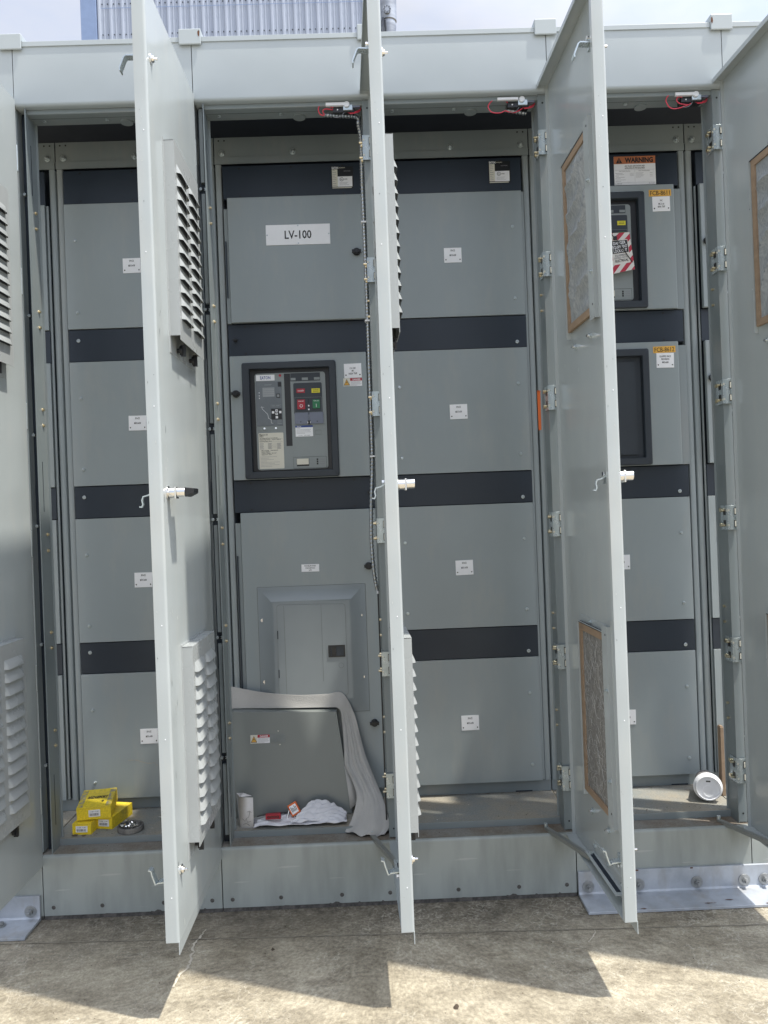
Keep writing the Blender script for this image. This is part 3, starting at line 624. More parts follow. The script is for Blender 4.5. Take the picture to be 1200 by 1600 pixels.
def breaker(dx=0, dz=0, yf=.275):
    b = M(); y = yf+.0055   # face front
    def bx(x0, x1, z0, z1, h, m, base=None): b.box(x0+dx, x1+dx, y-h, (y-.0002 if base is None else y-base), z0+dz, z1+dz, m)
    def rr(x0, x1, z0, z1, r, y0, y1, m):
        p = [q for (cx, cz, a0) in ((x1-r, z1-r, 0), (x0+r, z1-r, 90), (x0+r, z0+r, 180), (x1-r, z0+r, 270)) for q in arc(cx+dx, cz+dz, r, a0, a0+90, 3)]
        b.extr(p, 'y', y0, y1, m)
    rr(.119, .367, 1.401, 1.741, .010, y, yf+.0119, FACE)
    bx(.2225, .2440, 1.4835, 1.738, .0006, BLACK); bx(.2449, .349, 1.710, 1.7385, .0006, BEZEL)
    for q in ((.2464, .2628), (.2849, .3062), (.3275, .3476)): bx(q[0], q[1], 1.7131, 1.7218, .0016, FACE, .0006)
    bx(.1241, .1894, 1.7151, 1.7358, .0012, WHITE); b.text('EATON', .1568+dx, 1.7255+dz, .0105, y-.0015, BLUE, width=.036)
    b.cyl((.2086+dx, y, 1.732+dz), (0, -1, 0), .0045, .002, RED, 12)
    rr(.1219, .2126, 1.5558, 1.7114, .002, y-.003, y-.0002, RELAY); bx(.1999, .2125, 1.6925, 1.7087, .0036, BLACK, .003)
    b.text('DIGITRIP', .166+dx, 1.700+dz, .0036, y-.0034, LCD, width=.024)
    bx(.146, .1876, 1.6584, 1.6903, .0036, LCD, .003)
    for k in range(4): bx(.147, .1866, 1.6655+.007*k, 1.6660+.007*k, .0038, RELAY, .0036)
    bx(.1937, .2068, 1.6532, 1.6682, .004, BLACK, .003); bx(.1965, .204, 1.6568, 1.6648, .0045, LCD, .004); b.text('o', .2003+dx, 1.661+dz, .004, y-.0048, INK)
    bx(.1734, .2104, 1.5778, 1.6158, .004, BLACK, .003)
    for q in ((.1763, .1846, 1.5988, 1.6070), (.1885, .1965, 1.6044, 1.6126), (.2015, .2095, 1.5990, 1.6070), (.1886, .1965, 1.5931, 1.6013), (.1886, .1970, 1.5812, 1.5892)): bx(*q, .0048, WHITE, .004)
    for q in ((.1925, 1.6085), (.1925, 1.5972)): b.cyl((q[0]+dx, y-.0048, q[1]+dz), (0, -1, 0), .0018, .0003, BLACK, 8)
    for q in ((.134, 1.673), (.134, 1.6625), (.134, 1.654)): b.cyl((q[0]+dx, y-.003, q[1]+dz), (0, -1, 0), .0018, .0006, WHITE, 8)
    cv = [(.141, 1.6253), (.1425, 1.6161), (.1609, 1.597), (.1638, 1.5825), (.172, 1.5782), (.1728, 1.5651), (.1794, 1.5648)]
    b.tube([(p[0]+dx, y-.0034, p[1]+dz) for p in cv], .0007, WHITE, 4); b.tube([(.137+dx, y-.0034, 1.622+dz), (.149+dx, y-.0034, 1.622+dz)], .0004, WHITE, 4)
    b.frame(.1735+dx, .208+dx, 1.6215+dz, 1.630+dz, .0004, y-.0033, y-.003, LCD); b.text('TRIP  RESET', .1905+dx, 1.6258+dz, .0028, y-.0034, LCD, width=.028)
    for k in range(3): bx(.194, .209, 1.562+.006*k, 1.5632+.006*k, .0034, LCD, .003)
    rr(.124, .2139, 1.5413, 1.5553, .001, y-.0015, y-.0002, FACE)
    for q in (.148, .188): b.cyl((q+dx, y-.0015, 1.5475+dz), (0, -1, 0), .0035, .002, CHROME, 12)
    rr(.2541, .3537, 1.5915, 1.7029, .005, y-.003, y-.0002, BEZEL)
    bx(.2651, .2942, 1.6678, 1.6828, .0040, RED, .003); b.text('CLOSED', .2797+dx, 1.6753+dz, .0045, y-.0043, WHITE, width=.022)
    bx(.3176, .3467, 1.6668, 1.6817, .0046, YELLOW, .003); bx(.322, .3425, 1.671, 1.6725, .0048, INK, .0046); b.text('CHARGED', .3323+dx, 1.677+dz, .0030, y-.0049, INK, width=.02)
    b.frame(.2565+dx, .3515+dx, 1.599+dz, 1.652+dz, .0006, y-.0034, y-.003, FACE)
    rr(.2663, .2934, 1.6102, 1.6441, .002, y-.006, y-.003, RED); b.text('PUSH OFF', .2798+dx, 1.638+dz, .0032, y-.0062, WHITE, width=.019); b.ring((.2798+dx, y-.006, 1.622+dz), (0, -1, 0), .0055, .0003, .004, WHITE, 20)
    rr(.3201, .3452, 1.6116, 1.6427, .002, y-.006, y-.003, GREEN); b.text('PUSH ON', .3326+dx, 1.638+dz, .0032, y-.0062, WHITE, width=.018); bx(.3318, .3334, 1.6165, 1.6275, .0063, WHITE, .006)
    bx(.3036, .3075, 1.6313, 1.6454, .0036, BLACK, .003)
    for z in (1.622, 1.609): b.cyl((.3058+dx, y-.003, z+dz), (0, -1, 0), .003, .0008, WHITE, 10)
    rr(.2554, .3045, 1.5580, 1.5982, .002, y-.005, y-.0032, LILAC); rr(.3068, .3560, 1.5585, 1.5984, .002, y-.005, y-.0032, LILAC)
    for x in (.276, .334): b.cyl((x+dx, y-.005, 1.566+dz), (0, -1, 0), .0022, .0004, BLACK, 8)
    bx(.3005, .3105, 1.556, 1.570, .0062, BLACK, .005); bx(.2995, .3015, 1.560, 1.566, .0064, WHITE, .005); bx(.309, .311, 1.560, 1.566, .0064, WHITE, .005)
    bx(.2560, .3172, 1.5150, 1.5535, .0008, WHITE); bx(.2560, .3172, 1.5470, 1.5535, .0011, BLUE, .0008); b.text('EATON', .269+dx, 1.5502+dz, .0038, y-.0014, WHITE, width=.014)
    for k, (a, c) in enumerate(((0, .014), (.0, .05), (.0, .047), (.0, .05), (.0, .03))): bx(.2595+a, .2595+c, 1.5425-.0042*k, 1.5434-.0042*k, .001, GREYINK, .0008)
    b.text('U.S. 12345', .287+dx, 1.5185+dz, .0025, y-.0012, GREYINK, width=.04)
    b.frame(.3248+dx, .3463+dx, 1.5202+dz, 1.536+dz, .0006, y-.001, y-.0002, ETCH_SHADE)
    rr(.1257, .2128, 1.4053, 1.5315, .003, y-.001, y-.0002, CREAM)
    b.text('Magnum DS', .1290+dx, 1.5258+dz, .0052, y-.0013, INK, width=.029, align='LEFT')
    b.text('MDS616', .1290+dx, 1.5190+dz, .0034, y-.0013, INK, width=.014, align='LEFT'); b.text('Low Voltage AC Power Circuit Breaker', .1290+dx, 1.5135+dz, .0032, y-.0013, INK, width=.064, align='LEFT')
    b.text('Rated Amp Frame    Frame  1600 A', .1290+dx, 1.5080+dz, .0032, y-.0013, INK, width=.074, align='LEFT'); b.text('Interrupting Rating  65 kA', .1290+dx, 1.5025+dz, .0032, y-.0013, INK, width=.042, align='LEFT')
    bx(.1290, .2095, 1.5103, 1.5106, .0012, INK, .001); bx(.1290, .2095, 1.4995, 1.4998, .0012, INK, .001)
    for k in range(5):
        for (a, c) in ((.129, .014), (.158, .013), (.190, .013)): bx(a, a+c*(1-.1*(k % 2)), 1.4935-.0045*k, 1.4950-.0045*k, .0012, GREYINK, .001)
        if k: bx(.156, .205, 1.4965-.0045*k, 1.4968-.0045*k, .0012, INK, .001)
    for k, t in enumerate(('Max Voltage   254/508/635', 'Impulse Withstand', 'Control Voltage  120 VAC', 'Close Coil   120 V')): b.text(t, .1345+dx, 1.4700-.0048*k+dz, .0031, y-.0013, INK, width=(.058, .030, .052, .036)[k], align='LEFT')
    for k in range(8): bx(.1300, .1300+(.058, .03, .046, .022, .068, .05, .066, .04)[k], 1.4475-.0048*k, 1.4482-.0048*k, .0012, GREYINK, .001)
    rr(.2452, .3611, 1.4035, 1.4431, .003, y-.0008, y-.0002, FACE); b.frame(.2452+dx, .3611+dx, 1.4035+dz, 1.4431+dz, .0007, y-.0014, y-.0008, BEZEL)
    bx(.2565, .2997, 1.4110, 1.4366, .0012, BLACK, .0008); bx(.2575, .2985, 1.4165, 1.4366, .006, CREAM, .0012)
    for z in (1.4329, 1.4253, 1.4178):
        bx(.3265, .3320, z-.003, z+.003, .0014, BLACK, .0008); bx(.337, .355, z-.001, z+.001, .0012, GREYINK, .0008)
    bx(.305, .320, 1.418, 1.4186, .0012, GREYINK, .0008); bx(.305, .320, 1.432, 1.4326, .0012, GREYINK, .0008)
    return b.data('circuit_breaker')
def small_danger():
    b = M(); b.box(0, .0655, -.0006, 0, -.028, 0, WHITE)
    b.box(.0, .0235, -.0010, -.0006, -.028, 0, CREAM); b.poly([(.0117, -.0013, -.003), (.0225, -.0013, -.025), (.001, -.0013, -.025)], INK); b.poly([(.0117, -.0016, -.0055), (.0203, -.0016, -.0235), (.0032, -.0016, -.0235)], AMBER)
    b.poly([(.0125, -.0019, -.009), (.0095, -.0019, -.016), (.0122, -.0019, -.0155), (.0105, -.0019, -.0215), (.0145, -.0019, -.0135), (.0118, -.0019, -.014)], INK)
    b.box(.0240, .0655, -.0010, -.0006, -.0095, 0, RED); b.text('DANGER', .0465, -.0048, .0058, -.0013, WHITE, width=.028)
    for k in range(5): b.box(.0255, .0255+(.037, .034, .038, .036, .022)[k], -.0009, -.0006, -.0128-.0032*k, -.0120-.0032*k, GREYINK)
    return b
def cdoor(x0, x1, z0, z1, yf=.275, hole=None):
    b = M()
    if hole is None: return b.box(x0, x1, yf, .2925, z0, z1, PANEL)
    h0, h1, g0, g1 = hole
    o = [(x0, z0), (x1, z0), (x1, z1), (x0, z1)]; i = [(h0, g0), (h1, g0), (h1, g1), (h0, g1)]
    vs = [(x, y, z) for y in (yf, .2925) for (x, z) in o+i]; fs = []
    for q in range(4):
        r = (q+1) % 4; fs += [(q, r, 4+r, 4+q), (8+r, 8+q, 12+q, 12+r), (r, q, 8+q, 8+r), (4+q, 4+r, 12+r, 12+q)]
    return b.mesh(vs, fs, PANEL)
TILT = random.Random(21)
def add(name, me, parent, loc=(0, 0, 0), bevel=0, rz=0):
    o = link(name, me, parent, bevel, loc, rz)
    if name in ('name_plate', 'equipment_tag'): o.rotation_euler = (0, TILT.uniform(-.016, .016), 0)
    return o

def sideframes(x0, x1, z0, z1):
    b = M()
    if x0 > .040: b.box(.031, x0-.0015, .287, .304, z0, z1-.035, INNER_SHADE); b.box(.033, .038, .282, .287, z0+.09, z1-.15, BAND)
    if x1 < .520: b.box(x1+.0015, .530, .289, .304, z0, z1-.012, INNER_SHADE)
    return b.data('cubicle_frame')

# ------------------------------------------------------------------ the cabinets
CB_L = {False: [cover(a, c, True, False) for a, c in ZP], True: [cover(a, c, True, True) for a, c in ZP]}
B_N = [band(a, c, True, False) for a, c in ZB]; B_B = [band(a, c, False, i > 0) for i, (a, c) in enumerate(ZB)]
def make_cabinet(k, label, hinge_side=True, left_cap=True, strip=True):
    c = empty('switchgear_cabinet', (-1.12+W*k, 0, 0)); tag(c, label, 'switchgear cabinet', 'grey outdoor switchgear cabinets bolted side by side')
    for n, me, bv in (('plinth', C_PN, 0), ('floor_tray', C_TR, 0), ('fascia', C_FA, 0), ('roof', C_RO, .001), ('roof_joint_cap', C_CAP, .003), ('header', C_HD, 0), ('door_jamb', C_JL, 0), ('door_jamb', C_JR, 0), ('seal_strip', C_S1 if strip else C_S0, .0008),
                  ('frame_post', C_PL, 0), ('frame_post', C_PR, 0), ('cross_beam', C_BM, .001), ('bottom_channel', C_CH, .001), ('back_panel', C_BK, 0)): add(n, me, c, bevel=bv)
    if hinge_side:
        for z in HZ: add('hinge', C_HG, c, (0, 0, z), .0004)
    return c
ANG = {-1: -.012, 0: 0.0, 1: .0365, 2: .0262, 3: .045}
cabs = {}
cabs[-1] = make_cabinet(-1, 'switchgear cabinet at the far left edge, mostly hidden behind its open louvered door')
cabs[0] = make_cabinet(0, 'switchgear cabinet with three yellow cardboard boxes standing on its floor', strip=False)
cabs[1] = make_cabinet(1, 'switchgear cabinet with the LV-100 plate, a breaker and a small panelboard inside')
cabs[2] = make_cabinet(2, 'switchgear cabinet with four blank bolted covers and an empty dusty floor')
cabs[3] = make_cabinet(3, 'switchgear cabinet with the orange WARNING sign and FCB-8611 and FCB-8612 tags')
cabs[4] = make_cabinet(4, 'switchgear cabinet at the far right edge, only a sliver beyond the last hinges', hinge_side=False)
for k, c in cabs.items():
    if k in ANG:
        d = make_door(c, ANG[k], k == 0)
SIDE = M().box(.5262, .5335, .300, .307, .268, 2.36, PANEL).data('cubicle_frame'); SIDE2 = M().box(.0255, .0305, .300, .307, .268, 2.36, PANEL).data('cubicle_frame')
for k in (-1, 0, 2):
    c = cabs[k]; add('cubicle_frame', SIDE, c)
    for i in range(4):
        add('filler_band', (B_N if i == 0 else B_B)[i], c, bevel=.0012)
        p = add('cover_panel', CB_L[True][i], c, bevel=.0025)
        add('name_plate', P_SP, p, ((.2735 if k == 2 else .262), .290, (2.138, 1.584, 1.032, .482)[i]), .0004)
add('rating_plate', N_ID, cabs[2].children[[o.name.split('.')[0] for o in cabs[2].children].index('filler_band')], (.4520, .294, 2.4295))
def inner_door(c, x0, x1, i, label=None, hole=None):
    z0, z1 = ZP[i]; d = cdoor(x0, x1, z0, z1, hole=hole).build('cubicle_door', c, .003)
    if label: d['label'] = label
    add('cubicle_frame', sideframes(x0, x1, z0, z1), c, bevel=.001); return d
# cabinet with LV-100
c = cabs[1]; bands = [add('filler_band', B_N[i], c, bevel=.0012) for i in range(3)]
add('rating_plate', N_ID, bands[0], (.4545, .294, 2.4275))
dA = inner_door(c, .046, .527, 0, 'blank upper cubicle door with the LV-100 plate')
b = M(); b.box(-.1125, .1125, -.0022, 0, -.0355, .0355, WHITE); b.text('LV-100', -.0, .0, .028, -.0026, INK, width=.094)
for x, z in ((-.108, 0), (.108, 0), (0, .031), (0, -.031)): b.cyl((x, -.0022, z), (0, -1, 0), .0028, .0012, ZINC, 10)
add('name_plate', b.data('name_plate'), dA, (.291, .275, 2.223), .0005); add('latch_knob', K_N, dA, (.494, .275, 2.155), .001)
dB = inner_door(c, .034, .514, 1, 'middle cubicle door holding a circuit breaker', (.100, .384, 1.393, 1.7575))
add('bezel', bezel(.0765, .4055, 1.371, 1.778, .103, .381, 1.396, 1.7545, False, .275), dB); add('circuit_breaker', breaker(), dB)
add('name_plate', plaque([('LV-100', .009, .020), ('M1', .0, .007), ('1600A TRIP', -.010, .030)], .061, .050), dB, (.465, .275, 1.739), .0004)
add('danger_sticker', small_danger().data('danger_sticker'), dB, (.4305, .275, 1.713)); add('latch_knob', K_N, dB, (.054, .275, 1.671), .001)
add('latch_knob', K_N, bands[1], (.056, .294, 1.863)).scale = (.45, .8, .45); add('latch_knob', K_N, bands[2], (.505, .294, 1.311)).scale = (.4, .6, .4)
dC = cdoor(.052, .531, .270, 1.2535).build('cubicle_door', c, .003); dC['label'] = 'tall lower cubicle door holding the panelboard'
add('cubicle_frame', sideframes(.052, .531, .27, 1.2535), c, bevel=.001)
for z in (1.052, .501): add('latch_knob', K_N, dC, (.4955, .275, z), .001)
add('name_plate', plaque([('PANELBOARD', .0075, .040), ('120/240VAC', .0, .034), ('LP1', -.0075, .009)], .062, .026, False, .0045), dC, (.2905, .275, 1.0525), .0004)
b = M(); yf = .275; PBM = mat('panelboard_paint', (.258, .292, .306), .33, col2=(.238, .272, .286))
def rct(x0, x1, z0, z1, y): return [(x0, y, z0), (x1, y, z0), (x1, y, z1), (x0, y, z1)]
lo = [rct(.102, .480, .544, .990, yf-.0002), rct(.1025, .4795, .5445, .9895, yf-.003), rct(.114, .468, .556, .978, yf-.0045), rct(.152, .430, .594, .942, yf-.030), rct(.162, .420, .602, .934, yf-.030)]
b.mesh([p for l_ in lo for p in l_], [(4*k+q, 4*k+(q+1) % 4, 4*k+4+(q+1) % 4, 4*k+4+q) for k in range(4) for q in range(4)]+[(16, 17, 18, 19)], PBM); b.box(.1005, .4815, yf-.0010, yf-.0001, .5425, .9915, ETCH_SHADE)  # dark rim paints the shadow gap round the panelboard
for x, z in ((.1165, .876), (.4605, .881), (.117, .660), (.461, .665)): b.cyl((x, yf-.004, z), (0, -1, 0), .0062, .003, CHROME, 14); b.cyl((x, yf-.0042, z-.008), (0, -1, 0), .0035, .001, ZINC, 10)
pb = b.build('panelboard', dC, .0012)
b = M(); p = [q for (cx, cz, a0) in ((.398, .916, 0), (.182, .920, 90), (.180, .614, 180), (.398, .620, 270)) for q in arc(cx, cz, .010, a0, a0+90, 4)]
yf -= .0135; b.extr(p, 'y', yf-.0195, yf-.0172, PBM); b.extr([((x-.291)*1.008+.291, (z-.768)*1.006+.768) for x, z in p], 'y', yf-.0176, yf-.0171, ETCH_SHADE)  # slightly larger dark outline is the painted shadow gap round this door
for x in (.196, .325): b.box(x-.0006, x+.0006, yf-.0199, yf-.0195, .612 if x < .3 else .66, .926, ETCH_SHADE)
for z in (.827, .692): b.box(.1705, .1735, yf-.0215, yf-.0172, z-.014, z+.014, BEZEL)
b.frame(.345, .403, .743, .784, .004, yf-.022, yf-.0195, BLACK); b.box(.349, .399, yf-.0205, yf-.0195, .747, .780, BEZEL); b.box(.352, .3535, yf-.0225, yf-.0205, .747, .780, BLACK); b.box(.357, .372, yf-.0225, yf-.0205, .749, .778, BLACK)
b.ring((.388, yf-.0195, .713), (0, -1, 0), .009, .0006, .0082, ETCH_SHADE, 24)
o = b.build('panel_door', dC)
# cabinet with warning sign
c = cabs[3]; bands = [add('filler_band', (B_N if i < 2 else B_B)[i], c, bevel=.0012) for i in range(4)]
b = M(); x0, x1, z0, z1 = .299, .447, 2.3685, 2.4700
b.box(x0, x1, .2925, .294, z0, z1, WHITE); b.box(x0, x1, .2920, .2925, z1-.0265, z1, ORANGE)
b.poly([(.3175, .2917, z1-.0035), (.3290, .2917, z1-.0245), (.3060, .2917, z1-.0245)], INK); b.box(.3166, .3184, .2912, .2914, z1-.019, z1-.009, ORANGE); b.box(.3166, .3184, .2912, .2914, z1-.0225, z1-.0205, ORANGE)
b.text('WARNING', .3885, z1-.0135, .0165, .2917, INK, width=.101, bold=.045)
b.text('ARC FLASH AND SHOCK RISK', .373, z1-.0345, .0048, .2922, INK, width=.072); b.text('APPROPRIATE PPE REQUIRED', .373, z1-.0420, .0048, .2922, INK, width=.072)
b.box(x0+.003, x1-.003, .2922, .2925, z1-.0482, z1-.0477, GREYINK); b.box(.3725, .3729, .2922, .2925, z0+.008, z1-.048, GREYINK); b.box(x0+.003, x1-.003, .2922, .2925, z0+.0085, z0+.0089, GREYINK)
b.text('Flash Hazard Boundary', .337, z1-.0520, .0030, .2922, GREYINK, width=.040); b.text('Shock Hazard Boundary', .406, z1-.0520, .0030, .2922, GREYINK, width=.040)
for k in range(7): b.box(.303+.003*(k % 2), .303+(.026, .030, .012, .034, .018, .036, .02)[k], .2922, .2925, z1-.0600-.0047*k, z1-.0592-.0047*k, GREYINK); b.box(.376, .376+(.028, .024, .030, .026, .018, .0, .0)[k], .2922, .2925, z1-.0600-.0038*k, z1-.0593-.0038*k, GREYINK)
for k in range(3): b.box(.355, .369, .2922, .2925, z1-.0605-.004*k, z1-.0598-.004*k, GREYINK); b.box(.426, .436, .2922, .2925, z1-.0605-.006*k, z1-.0598-.006*k, GREYINK)
b.text('LV-100 MDS-608', .313, z0+.0045, .0030, .2922, INK, width=.024); b.text('Mar 12 2019', .432, z0+.0045, .0028, .2922, GREYINK, width=.02)
sg = b.build('warning_sign', bands[0])
def tagplate(t):
    b = M(); b.box(-.0395, .0395, -.0008, 0, -.0115, .0115, AMBER); b.text(t, 0, 0, .0155, -.0011, INK, width=.070, bold=.004); return b.data('equipment_tag')
for i, (right, tg, pl, bz) in enumerate(((.503, 'FCB-8611', [('VAC', .012, .010), ('MCC #1', .0, .020), ('800A TRIP', -.010, .026)], 0), (.4985, 'FCB-8612', [('EQUIPPED SPACE', .014, .040), ('PROVISION', .004, .028), ('MDS-608', -.007, .022)], 1))):
    d = inner_door(c, .034, right, i, 'cubicle door with the %s tag' % tg, ((.0895, .3735, 1.9475, 2.3135), (.0845, .368, 1.394, 1.758))[i]); z0, z1 = ZP[i]
    if i == 0:
        add('bezel', bezel(.066, .3945, 1.9245, 2.335, .0925, .3705, 1.9505, 2.3105, False, .275), d); add('circuit_breaker', breaker(-.0195, .554), d)
    else:
        add('bezel', bezel(.061, .3895, 1.371, 1.7805, .0875, .3650, 1.397, 1.7550, True, .275), d)
    add('equipment_tag', tagplate(tg), d, ((.4525, .275, 2.3295) if i == 0 else (.4475, .275, 1.7760)))
    add('name_plate', plaque(pl, .062, .052), d, ((.4555, .275, 2.2905) if i == 0 else (.4490, .275, 1.7375)), .0004)
for i in (2, 3):
    p = add('cover_panel', CB_L[True][i], c, bevel=.0025); add('name_plate', P_SP, p, (.2715, .290, (1.0295, .479)[i-2]), .0004)
# sliver at the far right
c = cabs[4]; add('cubicle_frame', SIDE2, c)
for i in range(4): add('filler_band', B_N[i] if i < 3 else B_B[i], c, bevel=.0012)
for i in range(2):
    d = inner_door(c, .034, .514, i); add('latch_knob', K_N, d, (.054, .275, (2.155, 1.671)[i]), .001)
for i in (2, 3): p = add('cover_panel', CB_L[True][i], c, bevel=.0025); add('name_plate', P_SP, p, (.2715, .290, (1.0295, .479)[i-2]), .0004)

# door switches with their leads at the header's hinge end
def bez(P, n=10):
    out = []; Q = [Vector(p) for p in P]
    for k in range(len(Q)-1):
        a = Q[max(k-1, 0)]; b_ = Q[k]; c_ = Q[k+1]; d_ = Q[min(k+2, len(Q)-1)]
        for i in range(n):
            t = i/n; out.append(.5*((2*b_)+(c_-a)*t+(2*a-5*b_+4*c_-d_)*t*t+(3*b_-a-3*c_+d_)*t**3))
    return out+[Q[-1]]
def switch(var):
    b = M(); b.box(.437, .505, .030, .062, 2.520, 2.537, BLACK)
    b.box(.415, .480, .020, .030, 2.5375, 2.5475, WHITE) if var != 2 else b.box(.403, .470, .018, .028, 2.5385, 2.5465, WHITE)
    b.cyl((.482, .019, 2.541), (0, 1, 0), .0090, .014, WHITE, 16); b.box(.470, .500, .024, .032, 2.524, 2.541, ZINC); b.box(.500, .524, .026, .036, 2.533, 2.546, LILAC)
    for x in (.452, .478): b.cyl((x, .030, 2.528), (0, -1, 0), .0025, .002, WHITE, 8)
    return b.data('door_switch')
def leads(var):
    b = M(); y = .034
    if var == 1: P = [(.448, y, 2.532), (.425, y-.006, 2.540), (.402, y-.008, 2.545), (.391, y-.006, 2.532), (.396, y-.002, 2.517), (.408, y, 2.513)]; Q = [(.41, y, 2.515), (.405, y-.004, 2.525), (.414, y-.004, 2.532), (.44, y, 2.530)]
    elif var == 2: P = [(.448, y, 2.529), (.420, y-.006, 2.545), (.392, y-.008, 2.543), (.374, y-.008, 2.524), (.384, y-.006, 2.506), (.41, y-.004, 2.503), (.43, y, 2.512)]; Q = [(.43, y, 2.512), (.442, y-.004, 2.505), (.462, y-.004, 2.504), (.485, y, 2.517)]
    else: P = [(.450, y, 2.527), (.425, y-.006, 2.544), (.400, y-.008, 2.544), (.386, y-.008, 2.526), (.398, y-.006, 2.504), (.42, y-.006, 2.499), (.455, y-.002, 2.510), (.47, y, 2.517)]; Q = [(.45, y, 2.535), (.43, y-.004, 2.538), (.422, y-.004, 2.528), (.432, y-.004, 2.516), (.462, y, 2.513)]
    for q in (P, Q, [(.490, y, 2.517), (.508, y-.002, 2.518), (.522, y+.004, 2.526), (.528, y+.01, 2.543)], [(.485, y, 2.521), (.507, y, 2.522), (.520, y+.006, 2.53), (.527, y+.012, 2.538)]): b.tube(bez(q), .0017, REDW, 6)
    b.tube(bez([(.475, y-.002, 2.523), (.465, y-.008, 2.508), (.452, y-.008, 2.502), (.44, y-.004, 2.505)]), .0009, GREYINK, 5)
    return b.data('switch_wire')
for k in (1, 2, 3):
    add('door_switch', switch(k), cabs[k], bevel=.0008); add('switch_wire', leads(k), cabs[k])
COND = mat('conduit_steel', (.42, .44, .45), .33, .9, col2=(.30, .32, .33), scale=40)
def conduit(P, rad, pitch):
    P = [Vector(p) for p in P]; Q = [P[0]]; step = pitch/4
    for a, c in zip(P, P[1:]):
        n = max(1, int((c-a).length/step)); Q += [a.lerp(c, (i+1)/n) for i in range(n)]
    return M().tube(Q, rad, COND, 10, rf=lambda k: rad*(1.0, .86, .70, .86)[k % 4])
conduit(bez([(.408, .048, 2.522), (.46, .050, 2.519), (.512, .052, 2.514), (.517, .056, 2.49), (.523, .058, 2.44), (.522, .066, 2.30)], 8), .0075, .0085).build('flexible_conduit', cabs[1])
conduit(bez([(.522, .066, 2.30), (.5235, .07, 2.0), (.5225, .07, 1.7), (.5215, .07, 1.42), (.5135, .058, 1.28), (.509, .056, 1.16), (.513, .056, 1.05), (.5215, .064, .985)], 12), .0070, .0110).build('flexible_conduit', cabs[1])
b = M(); b.tube([(.5235, .066, .985), (.524, .066, .23)], .0022, BLACK, 6); b.cyl((.5235, .066, .975), (0, 0, 1), .0035, .012, WHITE, 10)
b.build('cable', cabs[1])
for z in (1.86, 1.42, 2.18): M().box(.514, .530, .060, .078, z-.002, z+.003, WHITE).build('cable_tie', cabs[1])
conduit(bez([(.435, .050, 2.522), (.46, .050, 2.517), (.50, .056, 2.512)], 8), .007, .0085).build('flexible_conduit', cabs[2])
# door stays
def stay(hx, hy, px, py, z=.2065):
    b = M(); a = Vector((hx, hy, z)); c = Vector((px, py, z+.016)); d = (c-a); L_ = d.length; T = Matrix.Translation(a) @ d.to_track_quat('X', 'Z').to_matrix().to_4x4()
    b.box(0, L_, -.007, .007, -.0015, .0015, ZINC_P, T); b.box(0, L_, -.007, -.0055, -.010, -.0015, ZINC_P, T)
    b.cyl((hx, hy, z-.004), (0, 0, 1), .006, .016, ZINC, 10); b.cyl((px, py, z+.010), (0, 0, 1), .006, .018, ZINC, 10); return b
ZINC_P = mat('dusty_steel', (.30, .31, .29), .5, .4)
for k in ANG:
    a = ANG[k]; w_ = .215; px = W+.0025+w_*math.sin(a)-.018; py = -w_*math.cos(a)
    stay(.476, .040, px, py).build('door_stay', cabs[k])

# rust and chips on two caps, dirt scrape on one cover
def blob(cx, cz, r, y, m, seed, sx=1, sz=1, n=14):
    rn = random.Random(seed); return M().poly([(cx+sx*r*rn.uniform(.55, 1)*math.cos(6.283*k/n), y, cz+sz*r*rn.uniform(.55, 1)*math.sin(6.283*k/n)) for k in range(n)], m)
for k, s_, cz in ((1, 1, 2.760), (4, -1, 2.757)):
    b = blob(.027*s_-(0 if s_ > 0 else .006), cz, .010, -.0111, RUSTY, k, .45, 1.3); b.v += []; b.build('rust_patch', cabs[k])
SCR = mat('scraped_primer', (.42, .38, .31), .8, col2=(.30, .28, .24), scale=50)
SMEAR = mat('dusty_smear', (.235, .255, .25), .75, col2=(.20, .22, .215), scale=30)
b = M()
for q in range(16):
    x = .185+.0105*q+random.uniform(-.002, .002); z = .402-.0016*q+.003*math.sin(q*.8)-(.008 if q > 8 else 0)
    b.poly([(x, .2897, z), (x+.010, .2897, z-.0025), (x+.0115, .2897, z-.0045), (x+.001, .2897, z-.0025)], SCR)
b.build('scrape_mark', cabs[0])

